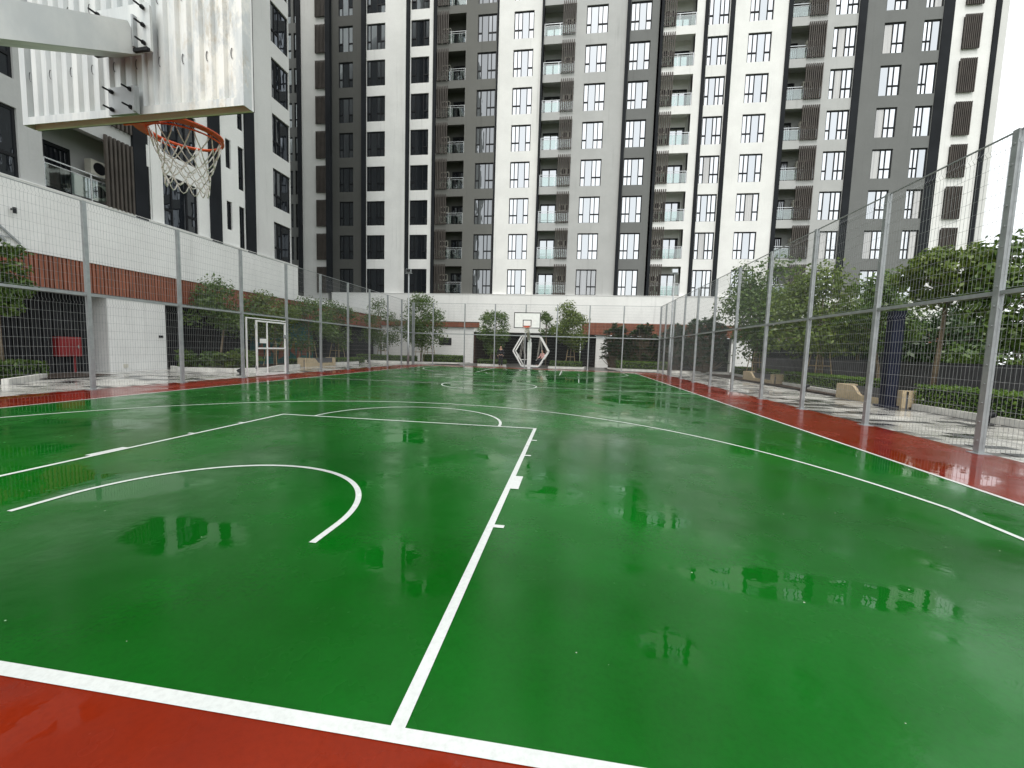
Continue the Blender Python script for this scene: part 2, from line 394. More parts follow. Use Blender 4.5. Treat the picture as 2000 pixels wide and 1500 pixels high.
# ================================================================== APARTMENT FACADES
PIT, Z0, WH, NF = 3.11, 6.39, 2.23, 14
ZTOP = Z0+PIT*NF+1.0
def wall_bay(root, u0, u1, mat, v=0, wins=(), zb=4.0, zt=None, depth=.6, z_win=None):
    """Full height wall strip with real openings: piers between openings and a spandrel over and under each window."""
    zt = zt or ZTOP; m = MB(); u = u0
    for (a, b) in sorted(wins):
        if a-u > .02: m.box(u, a, v, v+depth, zb, zt)
        z = zb
        for k in range(NF):
            s, t = (Z0+k*PIT, Z0+k*PIT+WH) if z_win is None else (z_win[0]+k*PIT, z_win[1]+k*PIT)
            m.box(a, b, v, v+depth, z, s); z = t
        m.box(a, b, v, v+depth, z, zt); u = b
    if u1-u > .02: m.box(u, u1, v, v+depth, zb, zt)
    return m.build('wall', mat, root)
def fin(root, u0, u1, v=-.28, d=.9, zb=6.3, mat='fin'): return MB().box(u0, u1, v, v+d, zb, ZTOP+.3).build('pilaster', M_[mat], root)

WINCACHE = {}
def window_kit(w, h, pat, dark=False):
    key = (round(w, 3), round(h, 3), pat, dark)
    if key in WINCACHE: return WINCACHE[key]
    T, D = .070, .07
    wt = {'n': 1.0, 'w': 1.75}; tot = sum(wt[c.lower()] for c in pat)
    iw = w-2*T; x = -w/2+T; fr = MB(); panes = []
    fr.box(-w/2, -w/2+T, 0, D, 0, h).box(w/2-T, w/2, 0, D, 0, h).box(-w/2+T, w/2-T, 0, D, h-T*1.3, h).box(-w/2+T, w/2-T, 0, D, 0, T*.5)
    zt = h*.33
    for i, c in enumerate(pat):
        x1 = x+iw*wt[c.lower()]/tot
        a, b = x, x1
        if i < len(pat)-1:
            b = x1-.072; fr.box(b, x1+.0, 0, D, T*.5, h-T*1.3)
        if c == 'n':
            fr.box(a, b, -.012, D, zt-.05, zt+.05)
            panes += [(a, b, T*.5, zt-.05, 'B'), (a, b, zt+.05, h-T*1.3, 'B')]
        else: panes.append((a, b, T*.5, h-T*1.3, 'A'))
        x = x1
    fm = fr.mesh('window', M_['frame'])
    out = []
    for a, b, z0, z1, t in panes:
        mt = M_['curtA'] if (dark == 3 and t == 'A') else M_['curtB'] if dark == 4 else M_['glass'+t] if dark == 3 else M_['glassE'] if dark == 2 else M_['glassD'] if dark else M_['glass'+t]
        m = MB().add([(-(b-a)/2, 0, -(z1-z0)/2), ((b-a)/2, 0, -(z1-z0)/2), ((b-a)/2, 0, (z1-z0)/2), (-(b-a)/2, 0, (z1-z0)/2)], [(0, 1, 2, 3)])
        out.append(((a+b)/2, (z0+z1)/2, m.mesh('pane', mt), b-a, z1-z0, mt))
    WINCACHE[key] = (fm, out); return WINCACHE[key]
class PaneStuff:
    def __init__(s, root, limit): s.root, s.left, s.m = root, limit, {}
    def window(s, u0, u1, v, z, h, pat, dark=False):
        fm, panes = window_kit(u1-u0, h, pat, dark); uc = (u0+u1)/2
        wn = put('window', fm, s.root, (uc, v, z))
        for (px, pz, mesh, pw, ph, mt) in panes:
            rz, rx = random.gauss(0, .004), random.gauss(0, .004)
            if s.left > 0:
                s.left -= 1; put('pane', mesh, wn, (px, .035, pz), (rx, 0, rz))
            else:
                q = s.m.setdefault(mt.name, (MB(), mt))[0]
                dx, dz = math.tan(rz)*pw/2, math.tan(rx)*ph/2
                q.add([(uc+px-pw/2, v+.035-dx+dz, z+pz-ph/2), (uc+px+pw/2, v+.035+dx+dz, z+pz-ph/2), (uc+px+pw/2, v+.035+dx-dz, z+pz+ph/2), (uc+px-pw/2, v+.035-dx-dz, z+pz+ph/2)], [(0, 1, 2, 3)])
        return wn
    def finish(s):
        for nm, (q, mt) in s.m.items(): tag(q.build('upper_panes', mt, s.root), kind='stuff')

def louvre_mesh(w, h, n, mat='brown'):
    m = MB()
    for i in range(n):
        x = -w/2+(i+.5)*w/n; m.box(x-w/n*.24, x+w/n*.24, -.10, .0, 0, h)
    for z in (.10, h*.36, h-.25): m.box(-w/2, w/2, .0, .04, z, z+.05)
    return m.mesh('louvre_screen', M_[mat])
def ac_mesh():
    m = MB(); m.box(-.4, .4, 0, .3, 0, .56); m.cur = 1
    m.tube([(-.1, -.005, .28), (-.1, .0, .28)], .22, 20)
    for k in range(5): m.tube([(-.1+.045*(k+1)*math.cos(a), -.012, .28+.045*(k+1)*math.sin(a)) for a in np.linspace(0, 6.283, 17)[:-1]], .004, 4, True)
    m.box(.22, .38, -.006, 0, .05, .5)
    return m.mesh('air_conditioner', M_['acunit'], M_['frame'])
ACM = ac_mesh()
BALC = {}
def balcony(root, u0, u1, lou, mat, dark=False, v=0, rails=True, ac_side=1, zoff=0):
    """u0..u1 recess; lou = (a,b) extent of the louvre screen inside it."""
    a, b = (lou[1], u1) if lou[0]-u0 < u1-lou[1] else (u0, lou[0])
    dp = 1.35; w = u1-u0
    MB().box(u0, u1, v+.0, v+dp, 4.0, Z0+.02).build('balcony_base', mat, root)
    sm = MB().prism([(v, -.62), (v+.25, -.62), (v+.25, -.20), (v+dp, -.20), (v+dp, .04), (v, .04)], u0, u1, 'x').mesh('balcony_slab', mat)
    for k in range(1, NF+1): put('balcony_slab', sm, root, (0, 0, Z0+k*PIT))
    MB().box(u0, u1, v, v+.25, Z0+NF*PIT+.05, ZTOP).build('top_fascia', mat, root)
    MB().box(u0-.02, u1+.02, v+dp, v+dp+.3, 4.0, ZTOP).build('back_wall', mat, root)
    MB().box(u0-.35, u0-.0, v+.02, v+dp, 4.0, ZTOP).box(u1, u1+.35, v+.02, v+dp, 4.0, ZTOP).build('side_wall', mat, root)
    key = (round(w, 2), round(b-a, 2), dark)
    if key not in BALC:
        dw, dh = (b-a)-.18, 2.02
        f = MB(); f.box(-dw/2, -dw/2+.08, 0, .07, 0, dh).box(dw/2-.08, dw/2, 0, .07, 0, dh).box(-dw/2+.08, dw/2-.08, 0, .07, dh-.12, dh).box(-.03, .03, 0, .07, 0, dh-.12)
        pn = MB().add([(-(dw/4-.055), 0, -(dh-.12)/2), (dw/4-.055, 0, -(dh-.12)/2), (dw/4-.055, 0, (dh-.12)/2), (-(dw/4-.055), 0, (dh-.12)/2)], [(0, 1, 2, 3)])
        rp, rg = MB(), MB()
        for x in (-w/2+.04, -w/2+w*.5, w/2-.04): rp.box(x-.022, x+.022, .03, .07, .0, .98)
        rp.box(-w/2, w/2, .03, .075, .96, 1.0).box(-w/2, w/2, .035, .065, .80, .825)
        rg.box(-w/2+.07, -.03, .045, .055, .06, .80).box(.03, w/2-.07, .045, .055, .06, .80)
        BALC[key] = (f.mesh('balcony_door', M_['frame']), pn.mesh('door_pane', M_['glassD' if dark else 'glassA']), rp.mesh('railing', M_['steel']), rg.mesh('railing_glass', M_['railglass']), louvre_mesh(lou[1]-lou[0], 2.66, max(6, int((lou[1]-lou[0])/.145))), dw)
    fd, pn, rp, rg, lm, dw = BALC[key]
    for k in range(NF):
        z = Z0+k*PIT+.06
        d = put('balcony_door', fd, root, ((a+b)/2, v+dp-.05, z))
        for sx in (-1, 1): put('door_pane', pn, d, (sx*(dw/4), .04, (2.02-.12)/2), (random.gauss(0, .004), 0, random.gauss(0, .004)))
        put('louvre_screen', lm, root, ((lou[0]+lou[1])/2, v-.06, Z0+k*PIT+.0))
        r = put('railing', rp, root, ((u0+u1)/2, v+.02, z)); put('railing_glass', rg, r)
        for i, zz in enumerate((.35, 1.25)): put('air_conditioner', ACM, root, ((lou[0]+lou[1])/2+.05*i, v+.75, z+zz))

# ---- main tower, facing the camera
tower = tag(empty('apartment_tower', (0, 36, 0)), 'tall apartment tower in white and grey bays rising behind the far fence', 'building')
PS = PaneStuff(tower, 290)
wall_bay(tower, -34, -23.45, M_['mgrey'], .3, [(-25.0, -24.3), (-24.05, -23.65)])
fin(tower, -23.45, -23.04, -.2)
wall_bay(tower, -23.04, -20.48, M_['offwhite'], -.1, zb=3.5); fin(tower, -20.48, -20.02, -.35)
wall_bay(tower, -20.02, -17.0, M_['dgrey'], 0, [(-19.32, -17.91)]); fin(tower, -17.0, -16.6, -.22)
wall_bay(tower, -16.6, -13.06, M_['white'], 0, [(-16.57, -14.78)]); wall_bay(tower, -13.06, -12.71, M_['white'], -.18); fin(tower, -12.71, -12.41, -.25)
wall_bay(tower, -12.41, -10.23, M_['white'], 0, [(-12.33, -10.62)]); fin(tower, -10.23, -9.93, -.12)
balcony(tower, -9.93, -7.27, (-9.87, -8.79), M_['egrey'], True)
wall_bay(tower, -7.27, -4.49, M_['egrey'], 0, [(-6.21, -4.52)]); fin(tower, -4.49, -4.34, -.05)
wall_bay(tower, -4.34, -.58, M_['white'], 0, [(-3.01, -1.28)]); fin(tower, -.58, -.40, -.2)
balcony(tower, -.40, 2.30, (1.17, 2.30), M_['lgrey'])
wall_bay(tower, 2.30, 6.48, M_['lgrey'], 0, [(3.16, 4.94)]); fin(tower, 6.48, 6.75, -.2)
wall_bay(tower, 6.75, 9.21, M_['mgrey'], .02, [(6.80, 8.48)]); fin(tower, 9.21, 9.43, -.2)
balcony(tower, 9.43, 12.01, (9.45, 10.45), M_['white'])
wall_bay(tower, 12.01, 12.64, M_['white'], 0); fin(tower, 12.64, 12.93, -.1)
wall_bay(tower, 12.93, 14.59, M_['white'], .05, [(12.98, 14.54)]); fin(tower, 14.59, 14.92, -.1)
wall_bay(tower, 14.92, 18.91, M_['white'], 0, [(16.07, 17.83)]); fin(tower, 18.91, 19.23, -.1)
balcony(tower, 19.23, 21.79, (20.47, 21.79), M_['lgrey'])
wall_bay(tower, 21.79, 24.01, M_['lgrey'], 0, [(22.33, 23.99)]); fin(tower, 24.01, 24.54, -.1)
wall_bay(tower, 24.54, 29.77, M_['mgrey'], -.05, [(25.85, 27.32), (28.55, 29.74)]); fin(tower, 29.77, 30.48, -.1)
wall_bay(tower, 30.48, 33.21, M_['white'], 0); fin(tower, 33.21, 33.56, -.1)
wall_bay(tower, 33.56, 34.2, M_['offwhite'], .1)
MB().box(-34, 34.1, 1.75, 16, 4, ZTOP-.5).build('core_wall', M_['lgrey'], tower)
for k in range(NF):
    z = Z0+k*PIT
    for u0, u1, v, pat, dk in ((-25.0, -24.3, .3, 'n', 1), (-24.05, -23.65, .3, 'n', 1), (-19.32, -17.91, 0, 'nwn', 1), (-16.57, -14.78, 0, 'nwnn', 1), (-12.33, -10.62, 0, 'nwn', 1),
                             (-6.21, -4.52, 0, 'nwnn', 2), (-3.01, -1.28, 0, 'nnwn', 0), (3.16, 4.94, 0, 'nwnn', 0), (6.80, 8.48, .02, 'nnwn', 0), (12.98, 14.54, .05, 'nwnn', 0),
                             (16.07, 17.83, 0, 'nnwn', 0), (22.33, 23.99, 0, 'nwnn', 0), (25.85, 27.32, -.05, 'wnn', 0), (28.55, 29.74, -.05, 'nnw', 0)):
        PS.window(u0, u1, v+.07, z, WH, pat, dk or random.choices((0, 3, 4), (.74, .22, .04))[0])
PS.finish()
lm = louvre_mesh(1.06, 2.45, 8); lm2 = louvre_mesh(1.16, 2.45, 9)
for k in range(NF):
    put('louvre_screen', lm, tower, (-21.01, -.2, Z0+k*PIT-.1)); put('louvre_screen', lm2, tower, (31.76, -.1, Z0+k*PIT-.1))
bk = MB()
for k in range(NF): bk.box(-21.5, -20.5, -.13, -.101, Z0+k*PIT, Z0+k*PIT+2.25).box(31.22, 32.3, -.03, -.001, Z0+k*PIT, Z0+k*PIT+2.25)
bk.build('vent_backing', M_['frame'], tower)

# ---- left wing, along the court
wing = tag(empty('apartment_wing', (-15, 0, 0), math.pi/2), 'white and grey apartment wing with dark pilasters standing along the left side of court', 'building')
PW2 = PaneStuff(wing, 200)
wall_bay(wing, -4, 10.74, M_['lgrey'], 0, [(7.6, 10.12)], zb=4.6)
balcony(wing, 10.74, 13.62, (12.53, 13.60), M_['lgrey'], True)
fin(wing, 13.62, 14.12, -.12)
wall_bay(wing, 14.12, 14.40, M_['white'], .05, [(14.12, 14.36)], zb=4.6)
wall_bay(wing, 14.40, 17.24, M_['white'], 0, [(14.9, 16.61)], zb=4.6); fin(wing, 17.24, 17.85, -.12)
wall_bay(wing, 17.85, 18.95, M_['white'], 0, [(18.28, 18.62)], zb=4.6, z_win=(7.19, 8.64))
wall_bay(wing, 18.95, 19.51, M_['white'], 0, [(19.09, 19.49)], zb=4.6); fin(wing, 19.51, 20.15, -.12)
wall_bay(wing, 20.15, 23.24, M_['offwhite'], 0, [(21.70, 23.21)], zb=4.6)
MB().box(-4, 23.1, 1.75, 32, 4.6, ZTOP-.6).build('core_wall', M_['lgrey'], wing)  # depth stretched out of view to block sky reflections in the tower windows
for k in range(NF):
    z = Z0+k*PIT
    for u0, u1, z0, h, pat in ((7.6, 10.12, z, WH, 'nwnn'), (14.12, 14.36, z, WH, 'n'), (14.9, 16.61, z, WH, 'nwn'), (18.28, 18.62, 7.19+k*PIT, 1.45, 'w'), (19.09, 19.49, z, WH, 'n'), (21.70, 23.21, z, WH, 'nnw')):
        PW2.window(u0, u1, .08, z0, h, pat, True)
PW2.finish()

# ---- podium along the left side
pod = tag(empty('podium_wall', (-15, 0, 0)), 'white podium wall with red-brown slat band above dark recesses beside left fence', 'wall')
MB().box(-.2, .1, -4, 23.7, 4.12, 6.36).build('parapet', M_['white'], pod)
MB().box(-.25, .12, -4, 23.72, 6.36, 6.40).build('coping', M_['white'], pod)
MB().box(-.2, .1, 23.7, 35.8, 4.12, 4.50).build('low_parapet', M_['white'], pod)
MB().box(-8, -.2, -4, 36, 4.2, 4.4).build('roof_slab', M_['lgrey'], pod)
sl = MB()
for i in range(int(40/.13)):
    y = -4+i*.13
    if y < 35.7: sl.box(.0, .05, y, y+.085, 3.02, 4.12)
MB().box(-.2, .0, -4, 35.8, 3.0, 4.12).build('band_backing', M_['dbrown'], pod)
tag(sl.build('slat_cladding', M_['band'], pod), kind='stuff')
MB().box(-3.5, .0, -4, 35.8, 2.92, 3.0).build('soffit', M_['lgrey'], pod)
ds = MB()
for y0, y1 in ((-4, 12.3), (14.8, 20.5), (26.0, 35.8)):
    n = int((y1-y0)/.16)
    for i in range(n): ds.box(-.75, -.70, y0+i*.16, y0+i*.16+.11, 0, 2.92)
tag(ds.build('wall_slats', M_['dark'], pod), kind='stuff')
MB().box(-3.4, -.76, -4, 35.8, 0, 2.92).build('inner_wall', M_['dark'], pod)
MB().box(-.9, -.02, 12.45, 14.78, 0, 2.92).build('white_panel', M_['white'], pod)
MB().box(-.9, -.45, 20.5, 26.0, 0, 2.92).build('mural_wall', M_['teal'], pod)
mur = MB()
for i in range(9):
    y = 20.7+i*.58; mur.prism([(y, .3+.25*(i % 3)), (y+.5, .5), (y+.42, 1.3+.3*(i % 2)), (y+.1, 1.1)], -.449, -.44, 'x')
mur.build('mural_shapes', M_['band'], pod)
MB().box(-.02, .02, 14.45, 14.62, 1.42, 1.52).build('meter_plate', M_['frame'], pod)
MB().box(-.02, .03, 12.95, 13.1, .16, .30).build('socket_box', M_['acunit'], pod)
# hose cabinet and the ladder hung on the parapet
hc = tag(empty('hose_cabinet', (-15.62, 11.5, 0)), 'red fire hose cabinet on the dark slatted wall', 'cabinet')
MB().box(-.08, .16, -.36, .36, .62, 1.34).build('cabinet_body', M_['redbox'], hc)
MB().box(.16, .175, -.31, .31, .67, 1.29).build('cabinet_door', M_['redbox'], hc); MB().box(.175, .20, .22, .25, .92, 1.04).build('handle', M_['steel'], hc)
MB().tube([(.03, .2, .62), (.03, .2, .0)], .035, 8).build('pipe', M_['redbox'], hc)
ld = tag(empty('wall_ladder', (-14.87, 8.6, 4.3)), 'short grey metal ladder fixed slanting on the white parapet', 'ladder')
for dy in (0, .34): MB().bar((.03, -.6+dy, 1.5), (.03, .95+dy, .0), .05, .05).build('ladder_rail', M_['galv'], ld)
for i in range(5):
    t = .1+.2*i; MB().bar((.03, -.6+1.55*t, 1.5-1.5*t), (.03, -.26+1.55*t, 1.5-1.5*t), .03, .03).build('rung', M_['galv'], ld)
wl = tag(empty('wall_lamp', (-14.88, 9.75, 5.35)), 'small black spotlight on the white parapet over the ladder', 'lamp')
MB().bar((0, 0, 0), (.14, 0, 0), .04).build('bracket', M_['frame'], wl); MB().tube([(.14, 0, -.13), (.14, 0, .05)], .05, 10).build('lamp_head', M_['frame'], wl)

# ---- podium behind the far fence
pf = tag(empty('podium_wall', (0, 36, 0)), 'white podium wall under the tower with a brown band and a dark passage', 'wall')
MB().box(-20.0, 35.5, -.25, -.1, 3.95, 6.30).box(-15.1, -5.95, -.25, -.1, 3.80, 3.95).box(-5.95, 3.9, -.25, -.1, 2.92, 3.95).build('parapet', M_['white'], pf)
MB().box(-20.05, 35.55, -.28, .1, 6.30, 6.34).build('coping', M_['white'], pf)
for x0, x1, z0, z1 in ((-15.05, -5.4, 3.30, 3.80), (3.9, 35.3, 2.90, 3.95)):
    MB().box(x0, x1, -.29, -.1 if x0 < 0 else .6, z0, z1).build('band_backing', M_['dbrown'], pf)
    sl = MB(); n = int((z1-z0)/.105)
    for i in range(n): sl.box(x0, x1, -.34, -.29, z0+i*.105+.015, z0+i*.105+.09)
    tag(sl.build('slat_cladding', M_['band'], pf), kind='stuff')
MB().box(-19.5, -5.95, -.16, .3, 0, 3.30).build('white_panel', M_['white'], pf)
vt = MB().box(-9.25, -8.05, -.19, -.155, 1.62, 2.28).build('vent', M_['frame'], pf)
for i in range(4): MB().bar((-9.2, -.20, 1.72+i*.15), (-8.1, -.20, 1.72+i*.15), .02, .09).build('slat', M_['dark'], vt)
MB().box(-5.95, -5.80, -.1, 4.5, 0, 2.92).build('side_wall', M_['dbrown'], pf)
MB().box(-5.8, 3.9, 4.4, 4.6, 0, 3.95).build('back_wall', M_['dark'], pf)
MB().box(-5.8, 5.2, -.1, 4.4, 2.94, 3.1).build('soffit', M_['lgrey'], pf)
MB().box(5.2, 6.3, -.12, .4, 0, 2.90).box(16.5, 18.2, -.12, .4, 0, 2.9).build('pier', M_['white'], pf)
MB().box(3.9, 35.3, 1.4, 1.7, 0, 2.9).build('inner_wall', M_['dark'], pf)
MB().box(-20, 35, -.1, 1.5, 3.96, 4.1).build('roof_slab', M_['lgrey'], pf)

# ================================================================== FENCES
wire_pitch = .066
def panel_mesh(w, h, nm='mesh_panel'):
    m = MB(); n = int(w/wire_pitch)
    zs = [(0, 0)]
    for zc in (h*.93,): zs += [(zc-.05, 0), (zc, -.035), (zc+.05, 0)]
    zs.append((h, 0))
    for i in range(n+1):
        x = -w/2+i*w/n; m.tube([(x, y, z) for z, y in zs], .0024, 3, caps=False)
    k = int(h/.2)
    for i in range(k+1):
        z = i*h/k; m.tube([(-w/2, .004, z), (w/2, .004, z)], .0026, 3, caps=False)
    return m.mesh(nm, M_['wire'])
PM = {}
def pmesh(w, h):
    key = (round(w, 2), round(h, 2))
    if key not in PM: PM[key] = panel_mesh(w, h)
    return PM[key]
HF, ZR = 4.75, 2.43
post_mb = MB().box(-.032, .032, -.04, .04, 0, HF).box(-.045, .045, -.050, -.0401, .02, HF)
for i in range(16): post_mb.tube([(-.0, -.050, .2+i*.29), (0, -.060, .2+i*.29)], .014, 6)
POST = post_mb.mesh('post', M_['galv'])
BASE = MB().box(-.10, .10, -.10, .10, .0, .012).mesh('base_plate', M_['galv'])
def fence(name, label, pts, ang, skip_low=(), facing=1):
    """pts: positions of posts; ang: rotation of each piece; panels span neighbouring posts."""
    r = tag(empty(name, (pts[0][0], pts[0][1], 0)), label, 'fence')
    o = Vector((pts[0][0], pts[0][1], 0))
    for (x, y) in pts:
        p = put('post', POST, r, Vector((x, y, 0))-o, (0, 0, ang)); put('base_plate', BASE, p)
    for i in range(len(pts)-1):
        a, b = Vector(pts[i]+(0,)), Vector(pts[i+1]+(0,)); c = (a+b)/2-o; d = (b-a).length-.08
        key = pmesh(d, ZR-.1)
        if i not in skip_low: put('mesh_panel', key, r, c+Vector((0, 0, .05)), (0, 0, ang))
        put('mesh_panel', pmesh(d, HF-ZR-.06), r, c+Vector((0, 0, ZR+.06)), (0, 0, ang))
        mr = MB().box(-d/2, d/2, -.03, .03, ZR-.03, ZR+.03).mesh('rail', M_['galv']); put('rail', mr, r, c, (0, 0, ang))
        tr = MB().box(-d/2, d/2, -.012, .012, HF-.02, HF).mesh('top_rail', M_['galv']); put('top_rail', tr, r, c, (0, 0, ang))
    return r
LY = [-1.9, .5, 2.95, 5.3, 7.62, 10.1, 12.55, 15.0, 17.45, 19.95, 22.4, 24.9, 27.2, FY]
RY = [-1.5, 1.0, 3.4, 5.82, 8.27, 10.7, 13.1, 15.6, 18.1, 20.6, 23.0, 25.4, 27.6]
fence('mesh_fence', 'galvanised wire mesh fence with a white gate, beside the red-brown slat wall', [(-FX, y) for y in LY], math.pi/2, skip_low=(6,))
fence('mesh_fence', 'galvanised wire mesh fence between the court and the right-hand benches and hedges', [(FX, y) for y in RY]+[(FX, FY-.1)], -math.pi/2)
fence('mesh_fence', 'galvanised wire mesh fence across the court end, behind the far basketball hoop', [(x, FY) for x in (-FX+.12, -7.6, -5.1, -2.75, -.42, 1.92, 4.27, 6.7, FX)], math.pi)

# gate in the left fence
gt = tag(empty('fence_gate', (-FX, 12.62, 0)), 'white framed wire mesh gate with a small notice, set in the fence', 'gate')
MB().box(-.02, .02, .12, .17, .03, 2.30).box(-.02, .02, .17, 2.30, 2.26, 2.30).build('fixed_frame', M_['wpaint'], gt)
lf = MB().box(-.025, .025, .62, .68, .04, 2.22).box(-.025, .025, 2.24, 2.30, .04, 2.22).box(-.025, .025, .68, 2.24, 2.16, 2.22).box(-.025, .025, .68, 2.24, .04, .10).box(-.025, .025, .68, 2.24, 1.09, 1.15).box(-.02, .02, 1.20, 1.24, .10, 1.09).box(-.02, .02, 1.20, 1.24, 1.15, 2.16).build('gate_leaf', M_['wpaint'], gt)
put('mesh_infill', pmesh(1.54, 2.10), lf, (0, 1.46, .07), (0, 0, math.pi/2)); put('mesh_infill', pmesh(.42, 2.2), gt, (0, .40, .04), (0, 0, math.pi/2))
MB().box(.03, .04, .78, 1.14, 1.32, 1.50).build('notice_plate', M_['wpaint'], gt)
MB().box(.02, .08, 2.15, 2.34, 1.55, 1.70).build('lock', M_['galv'], gt)
for z in (.3, 1.9): MB().tube([(0, .59, z), (0, .59, z+.12)], .025, 8).build('hinge', M_['galv'], gt)

# floodlight poles in the far corners
def light_pole(x, y, h, lab, rz):
    r = tag(empty('floodlight_pole', (x, y, 0), rz), lab, 'lamp post', 'floodlight poles at the far court corners')
    MB().tube([(0, 0, 0), (0, 0, 2.0), (0, 0, 2.02), (0, 0, h)], [.085, .08, .06, .045], 12).build('pole', M_['galv'], r, smooth=True)
    MB().box(-.16, .16, -.16, .16, 0, .02).build('base_plate', M_['galv'], r)
    MB().bar((-.25, 0, h-.05), (.25, 0, h-.05), .05).build('cross_arm', M_['galv'], r)
    fl = MB().box(-.19, .19, -.10, .02, h, h+.26).build('floodlight', M_['galv'], r); MB().box(-.16, .16, -.112, -.101, h+.03, h+.23).build('lens', M_['glassA'], fl)
light_pole(-8.95, 27.75, 6.75, 'slim galvanised floodlight pole by the fence corner beside bushy trees', 0)
light_pole(9.42, 26.75, 6.6, 'slim galvanised floodlight pole by the fence corner beside dark frangipani shrubs', 0)

# ================================================================== BASKETBALL HOOPS (local frame: board at y=0, play side +y)
def hoop(loc, rz, label):
    r = tag(empty('basketball_hoop', loc, rz), label, 'basketball hoop')
    zb, bw, bh = 2.84, .90, 1.06
    # ribbed steel backboard in an angle frame
    bd = MB(); nr = 19; x = -bw+.05; st = (2*bw-.1)/nr; prof = []
    for i in range(nr):
        prof += [(x, .0), (x+st*.30, .0), (x+st*.42, -.022), (x+st*.88, -.022)]; x += st
    prof.append((bw-.05, .0))
    n = len(prof); vs = [(a, b, zb+.045) for a, b in prof]+[(a, b, zb+bh-.045) for a, b in prof]
    bd.add(vs, [(i, i+1, n+i+1, n+i) for i in range(n-1)])
    bb = bd.build('backboard', M_['board'], r)
    fr = MB()
    for a, b, c, d in ((-bw, bw, zb+bh-.05, zb+bh), (-bw, -bw+.05, zb+.05, zb+bh-.05), (bw-.05, bw, zb+.05, zb+bh-.05)): fr.box(a, b, -.035, .03, c, d)
    fr.box(-bw, bw, -.035, -.029, zb, zb+.05).box(-bw, bw, -.029, .03, zb+.044, zb+.05).box(-bw, -bw+.006, -.029, .03, zb, zb+.044).box(bw-.006, bw, -.029, .03, zb, zb+.044)
    fr.build('frame', M_['board'], bb)
    MB().box(-bw+.001, bw-.001, .03, .045, zb+.001, zb+bh-.001).build('front_panel', M_['wpaint'], bb)
    ln = MB()
    for a, b, c, d in ((-bw, bw, zb, zb+.05), (-bw, bw, zb+bh-.05, zb+bh), (-bw, -bw+.05, zb+.05, zb+bh-.05), (bw-.05, bw, zb+.05, zb+bh-.05),
                       (-.295, .295, zb+.12, zb+.17), (-.295, .295, zb+.52, zb+.57), (-.295, -.245, zb+.17, zb+.52), (.245, .295, zb+.17, zb+.52)): ln.box(a, b, .045, .049, c, d)
    ln.build('board_lines', M_['frame'], bb)
    SL = MB().tube([(-.012*math.cos(a), -.026, .03*math.sin(a)) for a in np.linspace(-1.4, 1.4, 7)], .0028, 4).mesh('slot', M_['gfence'])
    for z in (zb+.32, zb+.70):                  # punched slots, two rows
        for i in range(10):
            xx = -.82+i*.182
            if abs(xx) < .2 and z > zb+.4: continue
            put('slot', SL, bb, (xx, 0, z))
    # arm plate, lower plate, bolts
    MB().prism([(-.16, 3.20), (.265, 3.195), (.265, 3.465), (.245, 3.485), (-.16, 3.475)], -.075, -.060, 'y').build('arm_plate', M_['board'], r)
    MB().box(-.16, .26, -.095, -.076, 3.187, 3.207).build('plate_lip', M_['frame'], r)
    MB().box(-.085, .14, -.078, -.061, 2.825, 2.995).build('rim_plate', M_['galv'], r)
    MB().box(.125, .14, -.095, -.079, 2.83, 2.985).build('plate_edge', M_['galv'], r)
    BOLT = MB().tube([(0, 0, 0), (0, -.06, 0)], .006, 8).tube([(0, -.004, 0), (0, -.018, 0)], .013, 6).mesh('bolt', M_['frame'])
    for xx, zz in ((.222, 3.45), (.222, 3.345), (.222, 3.24), (-.13, 3.445), (-.13, 3.225), (-.05, 2.965), (.10, 2.97), (-.05, 2.855), (.10, 2.86)): put('bolt', BOLT, r, (xx, -.075, zz))
    # slanting box arm and its post behind the baseline
    MB().bar((.05, -.075, 3.280), (.05, -2.15, 2.13), .20, .170, (0, 0, 1)).build('arm', M_['board'], r)
    MB().box(.151, .165, -.10, -.0755, 3.215, 3.405).build('weld_rib', M_['galv'], r)
    MB().box(-.10, .10, -2.25, -2.05, 0, 2.20).build('post', M_['wpaint'], r)
    MB().box(-.14, .14, -2.29, -2.01, .25, 1.95).build('post_padding', M_['wpaint'], r)
    MB().box(-.3, .3, -2.45, -1.85, 0, .02).build('base_plate', M_['galv'], r)
    # rim with bracket and net
    zr, rr, yc = 2.915, .230, .375
    rim = MB(); rim.tube([(rr*math.cos(a), yc+rr*math.sin(a), zr) for a in np.linspace(0, 2*math.pi, 49)[:-1]], .0105, 10, True)
    rim.tube([((rr+.002)*math.cos(a), yc+(rr+.002)*math.sin(a), zr-.030) for a in np.linspace(math.pi*.15, -math.pi*1.15, 40)], .006, 6)
    rm = rim.build('rim', M_['orange'], r, smooth=True)
    br = MB(); ang = np.linspace(math.pi*.96, math.pi*2.16, 30); ring = []
    for a in ang:                               # collar plate that widens towards the board
        wd = .012+.085*max(0., math.sin((a-ang[0])/(ang[-1]-ang[0])*math.pi))**.7
        ring.append(((rr+.004)*math.cos(a), yc+(rr+.004)*math.sin(a), (rr+wd)*math.cos(a), max(.052, yc+(rr+wd)*math.sin(a))))
    for p, q in zip(ring[:-1], ring[1:]):
        br.add([(p[0], p[1], zr-.004), (p[2], p[3], zr-.004), (q[2], q[3], zr-.004), (q[0], q[1], zr-.004), (p[0], p[1], zr-.012), (p[2], p[3], zr-.012), (q[2], q[3], zr-.012), (q[0], q[1], zr-.012)], [(0, 1, 2, 3), (7, 6, 5, 4), (0, 3, 7, 4), (1, 5, 6, 2)])
    br.box(-.15, .15, .0505, .064, zr-.078, zr+.05)
    for xx in (-.13, .12): br.prism([(.064, zr-.075), (.17, zr-.013), (.064, zr-.013)], xx, xx+.01, 'x')
